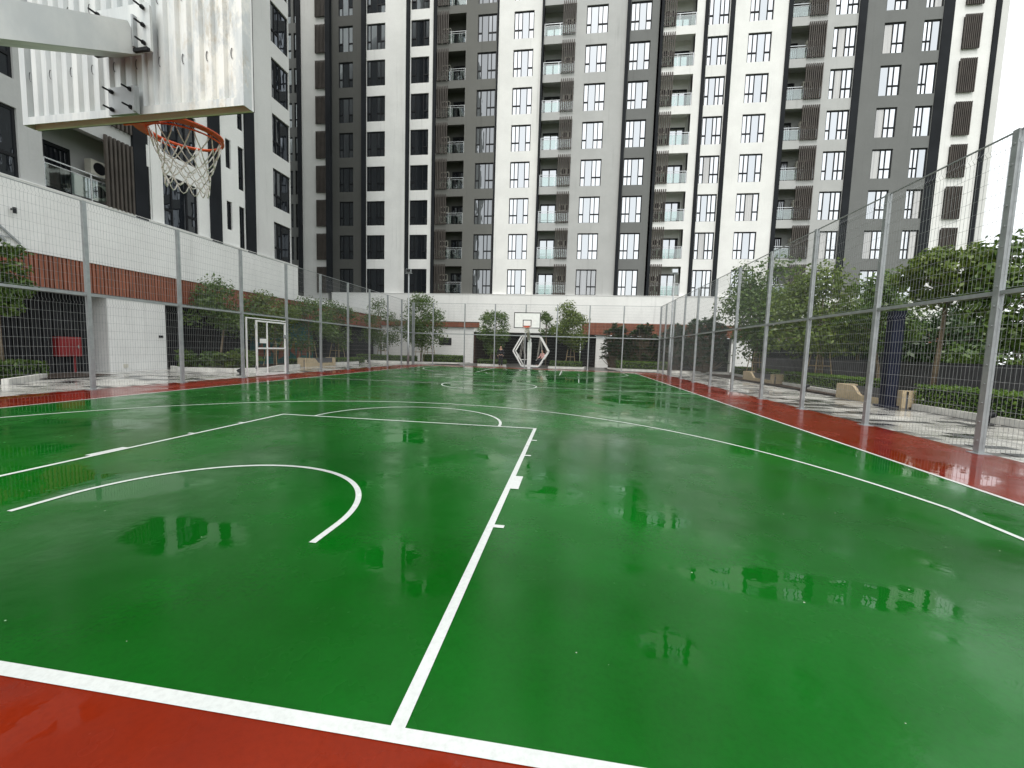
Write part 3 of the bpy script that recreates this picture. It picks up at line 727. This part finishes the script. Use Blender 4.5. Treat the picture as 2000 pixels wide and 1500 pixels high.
    br.build('rim_bracket', M_['orange'], rm)
    rows = [(0, rr-.006), (-.13, rr*.84), (-.19, rr*.72), (-.245, rr*.64), (-.295, rr*.61), (-.345, rr*.60)]
    N = 12; nm = MB(); rg = random.Random(4)
    P = [[Vector((ra*math.cos(2*math.pi*(i+(.5 if k % 2 else 0))/N), yc+ra*math.sin(2*math.pi*(i+(.5 if k % 2 else 0))/N), zr+dz-(.02*math.cos(2*math.pi*i/N) if k > 1 else 0)))+Vector((rg.gauss(0, .006), rg.gauss(0, .006), rg.gauss(0, .006) if k else 0)) for i in range(N)] for k, (dz, ra) in enumerate(rows)]
    for k in range(len(rows)-1):
        for i in range(N):
            for j in ((i, (i-1) % N) if k % 2 == 0 else (i, (i+1) % N)):
                a, b = P[k][i], P[k+1][j]; mid = (a+b)/2-Vector((0, 0, .008)); nm.tube([a, mid, b], .0042, 5)
    for i in range(N):
        a, b = P[-1][i], P[-1][(i+1) % N]; nm.tube([a, (a*.75+b*.25)-Vector((0, 0, .045)), (a+b)/2-Vector((0, 0, .062)), (a*.25+b*.75)-Vector((0, 0, .045)), b], .0042, 5)
    nm.build('net', M_['rope'], rm, smooth=True)
    return r
hoop((0, 1.195, 0), -R(2.5), 'weathered ribbed steel backboard seen from behind with orange rim and white net')
hoop((0, L-1.235, 0), math.pi, 'white backboard with black square over the far key, in front of hexagon swing')

# ================================================================== PLANTING
def leaf_mesh(name, pts, nrm, size, mat, aspect=.5, jitter=.35):
    """One rhombic leaf per point; nrm are outward directions the leaves lean to."""
    n = len(pts); d = nrm+RNG.normal(0, .75, (n, 3)); d /= np.linalg.norm(d, axis=1, keepdims=True)
    a = np.cross(d, RNG.normal(0, 1, (n, 3))); a /= np.linalg.norm(a, axis=1, keepdims=True)
    b = np.cross(d, a); s = size*(1+RNG.uniform(-jitter, jitter, n))[:, None]
    v = np.stack([pts-a*s, pts-b*s*aspect+d*s*.12, pts+a*s, pts+b*s*aspect+d*s*.12], 1).reshape(-1, 3)
    m = bpy.data.meshes.new(name); m.vertices.add(4*n); m.vertices.foreach_set('co', v.astype(np.float32).ravel())
    m.loops.add(4*n); m.loops.foreach_set('vertex_index', np.arange(4*n, dtype=np.int32))
    m.polygons.add(n); m.polygons.foreach_set('loop_start', np.arange(0, 4*n, 4, dtype=np.int32)); m.polygons.foreach_set('loop_total', np.full(n, 4, np.int32))
    m.update(calc_edges=True); m.validate(); m.materials.append(mat); return m
def crown_points(rx, rz, n, k, rad):
    """clumps of leaves through an uneven ellipsoid, with gaps between clumps"""
    c = RNG.normal(0, 1, (k, 3)); c /= np.linalg.norm(c, axis=1, keepdims=True)
    c *= (RNG.uniform(.35, 1.0, (k, 1)))**.6
    c *= np.array([rx, rx, rz])*.92
    w_ = RNG.uniform(.5, 1.5, k); i = RNG.choice(k, n, p=w_/w_.sum())
    o = RNG.normal(0, 1, (n, 3)); o /= np.linalg.norm(o, axis=1, keepdims=True); o *= (RNG.uniform(0, 1, (n, 1))**.5)*rad*(.6+.4*w_[i][:, None])
    o[:, 2] *= .75
    return c[i]+o, o/np.maximum(np.linalg.norm(o, axis=1, keepdims=True), 1e-6)*.8+np.array([0, 0, .55]), c
def tree(name, base, crown, rx, rz, label, mat='leaf', n=2600, k=26, rad=None, leaf=.07, group=None, lean=None, trunk_r=.05):
    base = Vector(base); cr = Vector(crown); r = tag(empty(name, base), label, 'tree', group)
    rad = rad or min(rx, rz)*.50; n = int(n*1.9)
    pts, nr, cl = crown_points(rx, rz, n, k, rad)
    rel = cr-base
    put('crown', leaf_mesh('crown', pts, nr, leaf, M_[mat]), r, rel)
    t = MB(); top = rel+Vector((0, 0, rz*.1)); lo = rel-Vector((0, 0, rz*.55))
    md = Vector((lo.x*.4+random.uniform(-.06, .06), lo.y*.4, lo.z*.5))
    t.tube([(0, 0, -.02), md, lo, top, rel+Vector((0, 0, rz*.7))], [trunk_r*1.3, trunk_r, trunk_r*.8, trunk_r*.5, .008], 8)
    for c in cl[:14]:
        q = rel+Vector(c); s0 = lo+(top-lo)*random.uniform(0, .9); t.tube([s0, s0+(q-s0)*.5+Vector((0, 0, .08)), q], [trunk_r*.42, trunk_r*.25, .006], 5)
    t.build('trunk', M_['trunk'], r, smooth=True); return r
def stakes(x, y, h, label):
    r = tag(empty('tree_stakes', (x, y, 0)), label, 'stakes', 'timber stake frames holding young trees')
    for a, b in ((-1, -1), (1, -1), (1, 1), (-1, 1)): MB().tube([(a*.42, b*.42, 0), (a*.25, b*.25, h)], .026, 6).build('stake', M_['stake'], r)
    z = h*.62; q = .32
    MB().bar((-q, -q, z), (q, -q, z), .04).bar((q, -q, z), (q, q, z), .04).bar((q, q, z), (-q, q, z), .04).bar((-q, q, z), (-q, -q, z), .04).build('cross_piece', M_['stake'], r)
G1 = 'young trees along the left podium wall'
tree('small_tree', (-14.2, 8.9, .1), (-14.0, 8.75, 3.0), .75, 1.55, 'young tree at the end of kerb below the wall ladder', 'leaf', 1800, 18, leaf=.075)
tree('small_tree', (-14.1, 16.6, .1), (-14.1, 16.9, 2.95), 1.35, 1.85, 'young tree in planter in front of the charcoal wall beside white panel', 'leaf', 2400, 24, leaf=.075)
tree('small_tree', (-13.9, 20.2, .1), (-13.9, 20.2, 2.6), 1.35, 1.65, 'bushy young tree seen through the white gate', 'leafy', 2600, 24, leaf=.07)
tree('small_tree', (-13.7, 23.0, .1), (-13.7, 23.0, 2.75), 1.55, 1.85, 'bushy young tree behind the beige bench by left fence', 'leaf', 2800, 26)
tree('small_tree', (-13.5, 26.0, .1), (-13.5, 26.0, 2.75), 1.2, 1.9, 'young tree beside the teal mural wall', 'leaf', 2200, 22)
tree('small_tree', (-12.9, 31.5, .1), (-12.9, 31.5, 3.05), 1.5, 2.2, 'round young tree at the podium corner beside the fence corner post', 'leaf', 2600, 26)
tree('small_tree', (-9.5, 31.8, .1), (-9.45, 31.8, 3.3), 1.8, 2.5, 'tall dense tree in front of the white podium wall with dark vent', 'leaf', 4200, 34, leaf=.085)
tree('small_tree', (-3.2, 32.5, .1), (-3.24, 32.5, 3.0), 1.3, 2.15, 'dense tree left of the hexagon swing, by the passage', 'leaf', 3000, 26, leaf=.085)
tree('small_tree', (.9, 33.8, .1), (.85, 33.8, 3.6), .8, 1.15, 'slender loose tree just behind the far backboard', 'leaf', 700, 14, leaf=.085)
tree('small_tree', (3.0, 32.5, .1), (3.05, 32.5, 3.3), 1.4, 2.35, 'tall bright tree right of the hexagon swing', 'leafy', 3000, 26, leaf=.085)
tree('garden_tree', (14.3, 25.7, .1), (14.3, 25.7, 4.3), 2.2, 2.9, 'large dark spreading tree behind the hedge by the far bench', 'leaf', 5200, 44, leaf=.11, trunk_r=.08)
tree('garden_tree', (14.6, 19.8, .1), (14.5, 19.8, 3.4), 2.1, 2.0, 'wide yellow-green tree behind the hedge between the two benches', 'leafy', 4200, 38, leaf=.095, trunk_r=.07)
tree('garden_tree', (15.4, 17.2, .1), (15.4, 17.6, 3.0), 1.35, 1.7, 'green tree behind the navy post and near bench', 'leaf', 2600, 26, leaf=.085, trunk_r=.06)
tree('garden_tree', (13.75, 12.6, .1), (13.9, 12.6, 3.95), 1.35, .85, 'open-crowned tree with a slanting bare trunk beside the navy post', 'leafy', 1900, 24, rad=.4, leaf=.085, trunk_r=.06)
tree('garden_tree', (14.8, 11.0, .1), (14.7, 11.2, 3.3), 1.25, 1.5, 'dark green tree behind the hedge and grey board fence', 'leaf', 2600, 26, leaf=.09, trunk_r=.07)
tree('garden_tree', (15.6, 8.6, .1), (15.4, 8.6, 3.2), 1.2, 1.3, 'leafy tree at the end of the near hedge', 'leaf', 2000, 22, leaf=.09, trunk_r=.06)
for i, (x, y, z, rx, rz, lb) in enumerate(((21.5, 22, 2.6, 2.2, 1.6, 'round tree beyond the grey board fence, towards the podium'), (22.5, 16.5, 2.3, 2.0, 1.3, 'pale leafy tree beyond the grey board fence'), (21.0, 27.5, 3.0, 2.4, 1.9, 'tall dark tree beyond the grey board fence near podium'), (24, 12, 2.2, 2.5, 1.6, 'low broad tree beyond the grey board fence, next to a rounder one'), (20.5, 8.0, 1.9, 2.0, 1.5, 'round bushy tree close behind the grey board fence end'), (27, 17, 2.6, 3.0, 1.9, 'wide dark tree farthest beyond the grey board fence'), (21.5, 3.5, 1.9, 2.2, 1.5, 'bushy tree past the near end of grey board fence'))):
    tree('garden_tree', (x, y, 0), (x, y, z), rx, rz, lb, 'leafy' if i == 1 else 'leafd', 2600, 28, leaf=.13, trunk_r=.09)
for i, (x, y, z, rx, rz, mt, lb) in enumerate(((19.4, 6.2, 1.35, 1.5, 1.25, 'leafy', 'low pale bush-like tree just over the near end of grey board fence'), (19.6, 9.4, 1.4, 1.7, 1.3, 'leaf', 'low round tree just over the board fence behind the near hedge'),
        (19.5, 13.0, 1.5, 1.8, 1.4, 'leafy', 'low yellow-green tree just over the board fence behind navy post'), (19.8, 16.8, 1.5, 1.9, 1.4, 'leaf', 'low green tree just over the board fence behind near bench'))):
    tree('garden_tree', (x, y, 0), (x, y, z), rx, rz, lb, mt, 2600, 30, leaf=.11, trunk_r=.07)
# frangipani-like shrubs: rosettes of long leaves at the branch ends
def rosette_shrub(base, rx, rz, label, nros=46):
    r = tag(empty('frangipani_shrub', base), label, 'shrub', 'dark frangipani shrubs by the far right corner')
    pts, dirs = [], []; st = MB()
    for i in range(nros):
        a = random.uniform(0, 6.283); e = random.random()
        c = Vector((math.cos(a)*rx*math.sqrt(random.random())*.9, math.sin(a)*rx*.7*math.sqrt(random.random()), 0)); hmax = 2*rz*(1-.35*(c.x/rx)**2)
        c.z = .35+(hmax-.35)*(e**.75)
        st.tube([(c.x*.2, c.y*.2, 0), (c.x*.7, c.y*.7, c.z*.55), c], [.035, .025, .014], 5)
        for k in range(18):
            b = random.uniform(0, 6.283); el = random.uniform(-.2, 1.0); d = Vector((math.cos(b)*math.cos(el), math.sin(b)*math.cos(el), math.sin(el)))
            pts.append((c, d))
    m = MB()
    for c, d in pts:
        Ln = random.uniform(.26, .42); s = d.cross(Vector((0, 0, 1))).normalized()*.075; dr = Vector((0, 0, -.05))
        m.add([c, c+d*Ln*.55+s, c+d*Ln+dr, c+d*Ln*.55-s], [(0, 1, 2, 3)])
    mm = bpy.data.meshes.new('foliage'); mm.from_pydata(m.v, [], m.f); mm.materials.append(M_['leafd']); put('foliage', mm, r)
    st.build('stems', M_['trunk'], r)
for (x, y, rx, rz, lb) in ((6.6, 32.9, 1.25, 1.75, 'dark frangipani shrub beside the white pier behind the far fence'), (8.7, 32.9, 1.4, 1.75, 'dark frangipani shrub straight behind the far right fence corner'),
                           (11.0, 32.2, 1.15, 1.75, 'dark frangipani shrub right of the floodlight pole'), (12.9, 31.0, 1.7, 2.05, 'largest dark frangipani shrub, beyond the fence corner towards the hedge')):
    rosette_shrub((x, y, .1), rx, rz, lb, 230 if rx > 1.5 else 170)

def hedge(name, x0, x1, y0, y1, z0, z1, label, dens=420, leaf=.035, mat='hedge', cat='hedge'):
    cx, cy = (x0+x1)/2, (y0+y1)/2; r = tag(empty(name, (cx, cy, 0)), label, cat)
    hx, hy = (x1-x0)/2, (y1-y0)/2
    MB().box(-hx+.06, hx-.06, -hy+.06, hy-.06, z0, z1-.06).build('core', M_['core'], r)
    pts, nr = [], []
    def face(n, f, nv):
        q = f(RNG.uniform(-1, 1, n), RNG.uniform(0, 1, n)); pts.append(q+RNG.normal(0, .022, q.shape)); nr.append(np.tile(nv, (n, 1)))
    h = z1-z0
    for sgn in (-1, 1):
        face(int(2*hy*h*dens), lambda a, b: np.stack([np.full_like(a, sgn*(hx-.03)), a*hy, z0+b*h], 1), np.array([sgn, 0, .3]))
        face(int(2*hx*h*dens), lambda a, b: np.stack([a*hx, np.full_like(a, sgn*(hy-.03)), z0+b*h], 1), np.array([0, sgn, .3]))
    face(int(4*hx*hy*dens), lambda a, b: np.stack([a*hx, (b*2-1)*hy, np.full_like(a, z1-.03)+.03*np.sin(a*19)*np.cos(b*31)], 1), np.array([0, 0, 1.]))
    put('foliage', leaf_mesh('foliage', np.concatenate(pts), np.concatenate(nr), leaf, M_[mat]), r)
    return r
def kerb(pts, label, h=.17, w=.14):
    r = tag(empty('planter_kerb', (pts[0][0], pts[0][1], 0)), label, 'kerb'); o = Vector((pts[0][0], pts[0][1], 0))
    for i in range(len(pts)-1):
        a, b = Vector(pts[i]+(h/2,))-o, Vector(pts[i+1]+(h/2,))-o; n = max(1, round((b-a).length/1.0))
        for k in range(n):
            p, q = a+(b-a)*(k/n), a+(b-a)*((k+1)/n); d = (q-p).normalized()*.004
            MB().bar(p+d, q-d, w, h).build('kerb_stone', M_['kerb'], r)
    return r
# right side beds
kerb([(12.75, 4.2), (12.85, 11.9)], 'grey-white kerb along the near right hedge')
kerb([(13.25, 15.1), (13.6, 20.8)], 'grey-white kerb along the hedge between two benches')
kerb([(14.0, 24.8), (14.4, 30.0)], 'grey-white kerb beyond the far right bench')
hedge('hedge', 12.86, 13.9, 4.3, 12.0, .05, .72, 'clipped green hedge between the navy post and frame edge', 520)
hedge('hedge', 13.55, 14.4, 15.1, 20.8, .05, .70, 'clipped green hedge between the two right-hand benches', 480)
hedge('hedge', 14.5, 15.3, 24.8, 30.0, .05, .65, 'clipped green hedge past the far right bench', 380, .045)
for x0, x1, y0, y1 in ((12.8, 17.4, 4.2, 30.2), (-15.2, -13.0, 7.6, 11.2), (-15.6, -12.4, 15.0, 27.5), (-14.5, -6.0, 30.6, 35.0), (5.9, 17, 31.2, 35)):
    tag(MB().add([(x0, y0, .045), (x1, y0, .045), (x1, y1, .045), (x0, y1, .045)], [(0, 1, 2, 3)]).build('planting_bed', M_['soil']), kind='structure')
# far beds
kerb([(-15.0, 30.0), (-9.6, 30.3), (-6.2, 31.4), (-5.6, 33.0)], 'white kerb curving around hedge before white podium wall')
hedge('hedge', -9.4, -6.1, 31.9, 33.4, .05, .72, 'clipped green hedge in front of white podium wall with vent', 420, .045)
hedge('hedge', -14.6, -9.6, 30.6, 31.4, .05, .6, 'low green hedge under the round corner tree', 360, .045)
kerb([(-4.3, 30.5), (-2.0, 30.6)], 'short white kerb left of the hexagon swing')
kerb([(1.3, 30.5), (4.0, 31.0), (4.2, 32.2)], 'short white kerb right of the hexagon swing')
hedge('low_shrubs', -4.4, -2.2, 30.9, 32.0, .05, .5, 'low shrubs behind the kerb left of the swing', 320, .06, 'leaf', 'shrub')
hedge('low_shrubs', 1.4, 3.9, 31.1, 32.2, .05, .55, 'low shrubs behind the kerb right of the swing', 320, .06, 'leaf', 'shrub')
kerb([(6.0, 32.3), (6.8, 30.9), (15.8, 30.9)], 'long white kerb in front of the dark frangipani shrubs')
hedge('hedge', 6.6, 10.4, 31.3, 32.0, .05, .75, 'low clipped hedge below the dark frangipani shrubs', 360, .045)
# left beds
kerb([(-15.0, 12.0), (-13.4, 9.35), (-12.0, 7.6)][1:], 'white kerb at left frame edge below the ladder')
kerb([(-14.9, 14.9), (-13.9, 14.3), (-11.8, 14.9), (-11.2, 16.2), (-12.3, 18.5), (-12.4, 20.2)], 'white kerb around the leafy bed in front of charcoal wall')
kerb([(-12.5, 23.4), (-12.3, 26.6), (-13.4, 28.0)], 'white kerb past the beige bench by left fence')
hedge('low_shrubs', -14.9, -13.6, 8.0, 9.6, .05, .55, 'low shrubs behind the kerb at the left frame edge', 300, .06, 'leaf', 'shrub')
hedge('low_shrubs', -13.4, -12.5, 20.6, 28.0, .05, .42, 'low hedge behind the beige bench by left fence', 320, .05, 'hedge', 'hedge')
def bush(x, y, h, rr, label, mat='leaf', n=420, leaf=.10, grp='broad-leaved bushes in the left bed'):
    r = tag(empty('leafy_bush', (x, y, 0)), label, 'bush', grp)
    pts, nr, cl = crown_points(rr, h*.5, n, 10, rr*.4)
    put('foliage', leaf_mesh('foliage', pts, nr, leaf, M_[mat], .42), r, (0, 0, h*.55))
    s = MB()
    for c in cl[:6]: s.tube([(0, 0, 0), (c[0]*.5, c[1]*.5, h*.3), (c[0], c[1], h*.55+c[2])], [.014, .01, .005], 5)
    s.build('stems', M_['trunk'], r)
for i in range(16):
    t = i/15; x = -14.6+2.6*(t if t < .6 else .6)+random.uniform(-.25, .25)+(0 if t < .6 else -.2*(t-.6)*4); y = 15.2+t*2.6+random.uniform(-.2, .3)
    bush(x, y, random.uniform(.65, 1.0), random.uniform(.42, .6), 'yellow-green leafy bush in the kerbed bed before the charcoal wall' if 5 < i < 9 else 'dark green leafy bush in the kerbed bed before the charcoal wall', 'leafy' if 5 < i < 9 else 'leaf')
for x, y, t in ((-9.9, 32.2, 'left of two timber stake frames under the tall dense tree by white wall'), (-8.9, 32.3, 'timber stake frame near the dark vent of the white podium wall'), (-12.9, 31.9, 'timber stake frame under the round tree at the podium corner'),
                (3.0, 32.7, 'timber stake frame right of the hexagon swing'), (-3.3, 32.7, 'timber stake frame left of the hexagon swing behind the standing person')): stakes(x, y, 1.5, t.replace('left of two timber', 'timber').replace('by white wall', 'beside the corner'))
for x, y, t in ((-13.7, 22.9, 'timber stake frame behind the left bench'), (-13.5, 25.9, 'timber stake frame past the left bench near the dark wall'), (-13.9, 20.2, 'timber stake frame seen through the white gate')): stakes(x, y, 1.5, t)
for x, y, t in ((14.3, 25.7, 'timber stake frame under the large dark tree by the far right bench'), (14.6, 19.8, 'timber stake frame under the yellow-green tree behind right hedge')): stakes(x, y, 1.7, t)

# ================================================================== BENCHES AND STREET FURNITURE
def bench(loc, rz, Ln, label):
    """beige stone block bench; the front steps down in an S-curve to a charcoal seat."""
    r = tag(empty('stone_bench', loc, rz), label, 'bench', 'beige stone benches outside the fence')
    h = .52; pr = [(0, 0), (Ln, 0), (Ln, h), (Ln-.22, h), (Ln-.22, .20)]
    for k in range(9):
        t = k/8; pr.append((Ln*.42-(Ln*.16)*t, .20+(h-.22)*(3*t*t-2*t**3)))
    pr += [(.0, h)]
    MB().prism(pr, 0, .10, 'y').build('front_panel', M_['beige'], r)
    MB().box(0, Ln, .10, .16, 0, h-.02).build('core_panel', M_['gfence'], r)
    MB().box(0, Ln, .16, .55, 0, .40).build('base', M_['beige'], r)
    for i in range(4): MB().box(.02, Ln-.02, .16+i*.098, .16+i*.098+.085, .40, .45).build('seat_slat', M_['gfence'], r)
    MB().box(0, .22, .10, .55, .401, h).build('arm_block', M_['beige'], r); MB().box(Ln-.22, Ln, .10, .55, .401, h).build('arm_block', M_['beige'], r)
bench((12.62, 15.05, 0), -math.pi/2, 3.0, 'beige stone bench next to the navy post')
bench((13.2, 24.7, 0), -math.pi/2, 3.6, 'beige stone bench between the far hedge end and frangipani shrubs')
bench((-12.1, 20.4, 0), math.pi/2, 3.0, 'beige stone bench beside the left fence near the mural')
# navy post
np_ = tag(empty('navy_post', (12.45, 12.35, 0)), 'tall navy blue square lamp column standing before the near bench', 'lamp column')
MB().box(-.15, .15, -.13, .13, .06, 2.80).build('column', M_['navy'], np_)
for i in range(5): MB().box(-.155-.012, -.1502, -.11+i*.05, -.085+i*.05, .2, 2.7).build('rib', M_['navy'], np_)
MB().box(-.24, .24, -.22, .22, 0, .06).build('base', M_['navy'], np_)
MB().box(-.17, .17, -.15, .15, 2.80, 2.84).build('cap', M_['navy'], np_)
# small black spotlights on the paving
def spot(x, y, label):
    r = tag(empty('ground_spotlight', (x, y, 0)), label, 'spotlight', 'small black ground spotlights')
    MB().box(-.09, .09, -.09, .09, 0, .025).build('foot', M_['frame'], r); MB().bar((0, 0, .02), (0, 0, .14), .05).build('stem', M_['frame'], r)
    hd = MB().tube([(-.1, 0, .16), (.1, 0, .24)], [.065, .075], 12).build('head', M_['frame'], r); MB().tube([(.101, 0, .2405), (.106, 0, .2425)], .06, 12).build('lens', M_['glassA'], hd)
spot(12.45, 9.35, 'small black ground spotlight at the kerb of the near right hedge')
spot(12.95, 17.6, 'small black ground spotlight at the kerb between two right benches')
spot(-10.3, 13.6, 'small black ground spotlight by the gate post'); spot(-12.0, 27.6, 'small black ground spotlight on the kerb end by left fence')
# grey board fence on the right boundary
bf = tag(empty('board_fence', (17.5, 0, 0)), 'dark grey vertical board fence behind the right-hand hedges', 'fence')
BRD = MB().box(-.015, .015, 0, .185, .05, 1.34).mesh('board', M_['gfence'])
for i in range(145): put('board', BRD, bf, (random.uniform(-.003, .003), 4.0+i*.2, 0))
for i in range(13): MB().box(.016, .09, 4+i*2.4, 4.09+i*2.4, 0, 1.36).build('post', M_['frame'], bf)
MB().box(-.03, .03, 4, 33, 1.341, 1.37).build('cap_rail', M_['gfence'], bf)
# hexagon swing
sw = tag(empty('hexagon_swing', (-.17, 31.3, 0)), 'white hexagonal swing frame with two hanging bench seats behind the far fence', 'swing')
hexa = [(-1.42, 1.28), (-.75, 2.50), (.68, 2.50), (1.40, 1.30), (.66, .09), (-.70, .09)]
for yy in (0, 1.5):
    for i in range(6):
        a, b = hexa[i], hexa[(i+1) % 6]; MB().bar((a[0], yy, a[1]), (b[0], yy, b[1]), .10, .10, (0, 1, 0)).build('frame_bar', M_['wpaint'], sw)
for i in range(6): a = hexa[i]; MB().bar((a[0], .05, a[1]), (a[0], 1.45, a[1]), .07).build('cross_bar', M_['wpaint'], sw)
for sx in (-1, 1):
    st = MB()
    for i in range(5): st.bar((sx*(.45+i*.10), .25, .58), (sx*(.45+i*.10), 1.25, .58), .08, .03)
    s = st.build('seat', M_['wpaint'], sw)
    MB().bar((sx*1.0, .25, .62), (sx*1.12, .25, 1.0), .05).bar((sx*1.0, 1.25, .62), (sx*1.12, 1.25, 1.0), .05).bar((sx*1.12, .25, 1.0), (sx*1.12, 1.25, 1.0), .06).build('backrest', M_['wpaint'], s)
    for yy in (.3, 1.2):
        MB().tube([(sx*.5, yy, .58), (sx*.68, yy, 2.45)], .012, 6).tube([(sx*.95, yy, .58), (sx*.70, yy, 2.45)], .012, 6).build('rope', M_['rope'], s)

# ================================================================== PEOPLE
def skin_obj(name, verts, edges, radii, mat, parent, sub=2):
    m = bpy.data.meshes.new(name); m.from_pydata(verts, edges, []); m.update()
    o = put(name, m, parent)
    sk = o.modifiers.new('skin', 'SKIN'); sk.use_smooth_shade = True
    for i, rr in enumerate(radii):
        m.skin_vertices[0].data[i].radius = (rr if isinstance(rr, tuple) else (rr, rr)); m.skin_vertices[0].data[i].use_root = (i == 0)
    ss = o.modifiers.new('sub', 'SUBSURF'); ss.levels = ss.render_levels = sub
    m.materials.append(mat); return o
def ensure_skin(m):
    if not m.skin_vertices: m.attributes
def person(loc, rz, sit, label, top, bottom):
    r = tag(empty('person', loc, rz), label, 'person')
    if sit:
        hip, knee, ank = .50, (.42, .50), (.46, .10)
        J = {'pel': (0, 0, hip), 'sp': (0, -.03, hip+.25), 'ch': (0, -.02, hip+.45), 'nk': (0, 0, hip+.58), 'hd': (0, .03, hip+.72), 'ht': (0, .03, hip+.80)}
        leg = lambda s: [(s*.09, .06, hip), (s*.11, .42, hip+.03), (s*.11, .44, .10), (s*.11, .56, .04)]
        arm = lambda s: [(s*.18, -.01, hip+.50), (s*.24, .06, hip+.26), (s*.18, .28, hip+.16), (s*.16, .35, hip+.13)]
    else:
        J = {'pel': (0, 0, .88), 'sp': (0, 0, 1.08), 'ch': (0, 0, 1.28), 'nk': (0, .01, 1.42), 'hd': (0, .02, 1.54), 'ht': (0, .02, 1.62)}
        leg = lambda s: [(s*.09, 0, .84), (s*.10, .02, .46), (s*.10, -.01, .09), (s*.11, .14, .04)]
        arm = lambda s: [(s*.18, 0, 1.36), (s*.24, .0, 1.08), (s*.22, .12, .88), (s*.20, .17, .82)]
    V = [J[k] for k in ('pel', 'sp', 'ch', 'nk', 'hd', 'ht')]; E = [(0, 1), (1, 2), (2, 3), (3, 4), (4, 5)]; Rr = [(.13, .10), (.12, .09), (.14, .095), .05, (.075, .09), .06]
    for s in (-1, 1):
        n = len(V); V += leg(s); E += [(0, n), (n, n+1), (n+1, n+2), (n+2, n+3)]; Rr += [.085, .06, .042, .035]
        n = len(V); V += arm(s); E += [(2, n), (n, n+1), (n+1, n+2), (n+2, n+3)]; Rr += [.055, .04, .03, .026]
    skin_obj('body', V, E, Rr, M_['skin'], r)
    V2 = [J['pel'], J['sp'], J['ch'], (J['ch'][0], J['ch'][1], J['ch'][2]+.08)]; E2 = [(0, 1), (1, 2), (2, 3)]; R2 = [(.15, .12), (.145, .11), (.16, .115), .07]
    for s in (-1, 1):
        n = len(V2); V2 += arm(s)[:3]; E2 += [(2, n), (n, n+1), (n+1, n+2)]; R2 += [.068, .055, .045]
    skin_obj('shirt', V2, E2, R2, top, r)
    V3 = [J['pel']]; E3 = []; R3 = [(.15, .12)]
    for s in (-1, 1):
        n = len(V3); V3 += leg(s)[:3]; E3 += [(0, n), (n, n+1), (n+1, n+2)]; R3 += [.10, .075, .058]
        a, b = leg(s)[2:]; skin_obj('shoe', [(a[0], a[1]-.03, a[2]-.04), (b[0], b[1], b[2])], [(0, 1)], [.05, .042], M_['wpaint'], r, 1)
    skin_obj('trousers', V3, E3, R3, bottom, r)
    h = J['hd']; skin_obj('hair', [(h[0], h[1]-.025, h[2]-.02), (h[0], h[1]-.02, h[2]+.07)], [(0, 1)], [(.085, .085), (.075, .085)], M_['hair'], r)
person((-2.4, 30.25, .0), math.pi, False, 'person in dark clothes standing behind the far fence left of swing', M_['cloth'], M_['cloth'])
person((.75, 31.75, .1), math.pi*.75, True, 'person in pink top sitting on the right swing seat', M_['pinkcloth'], M_['cloth'])
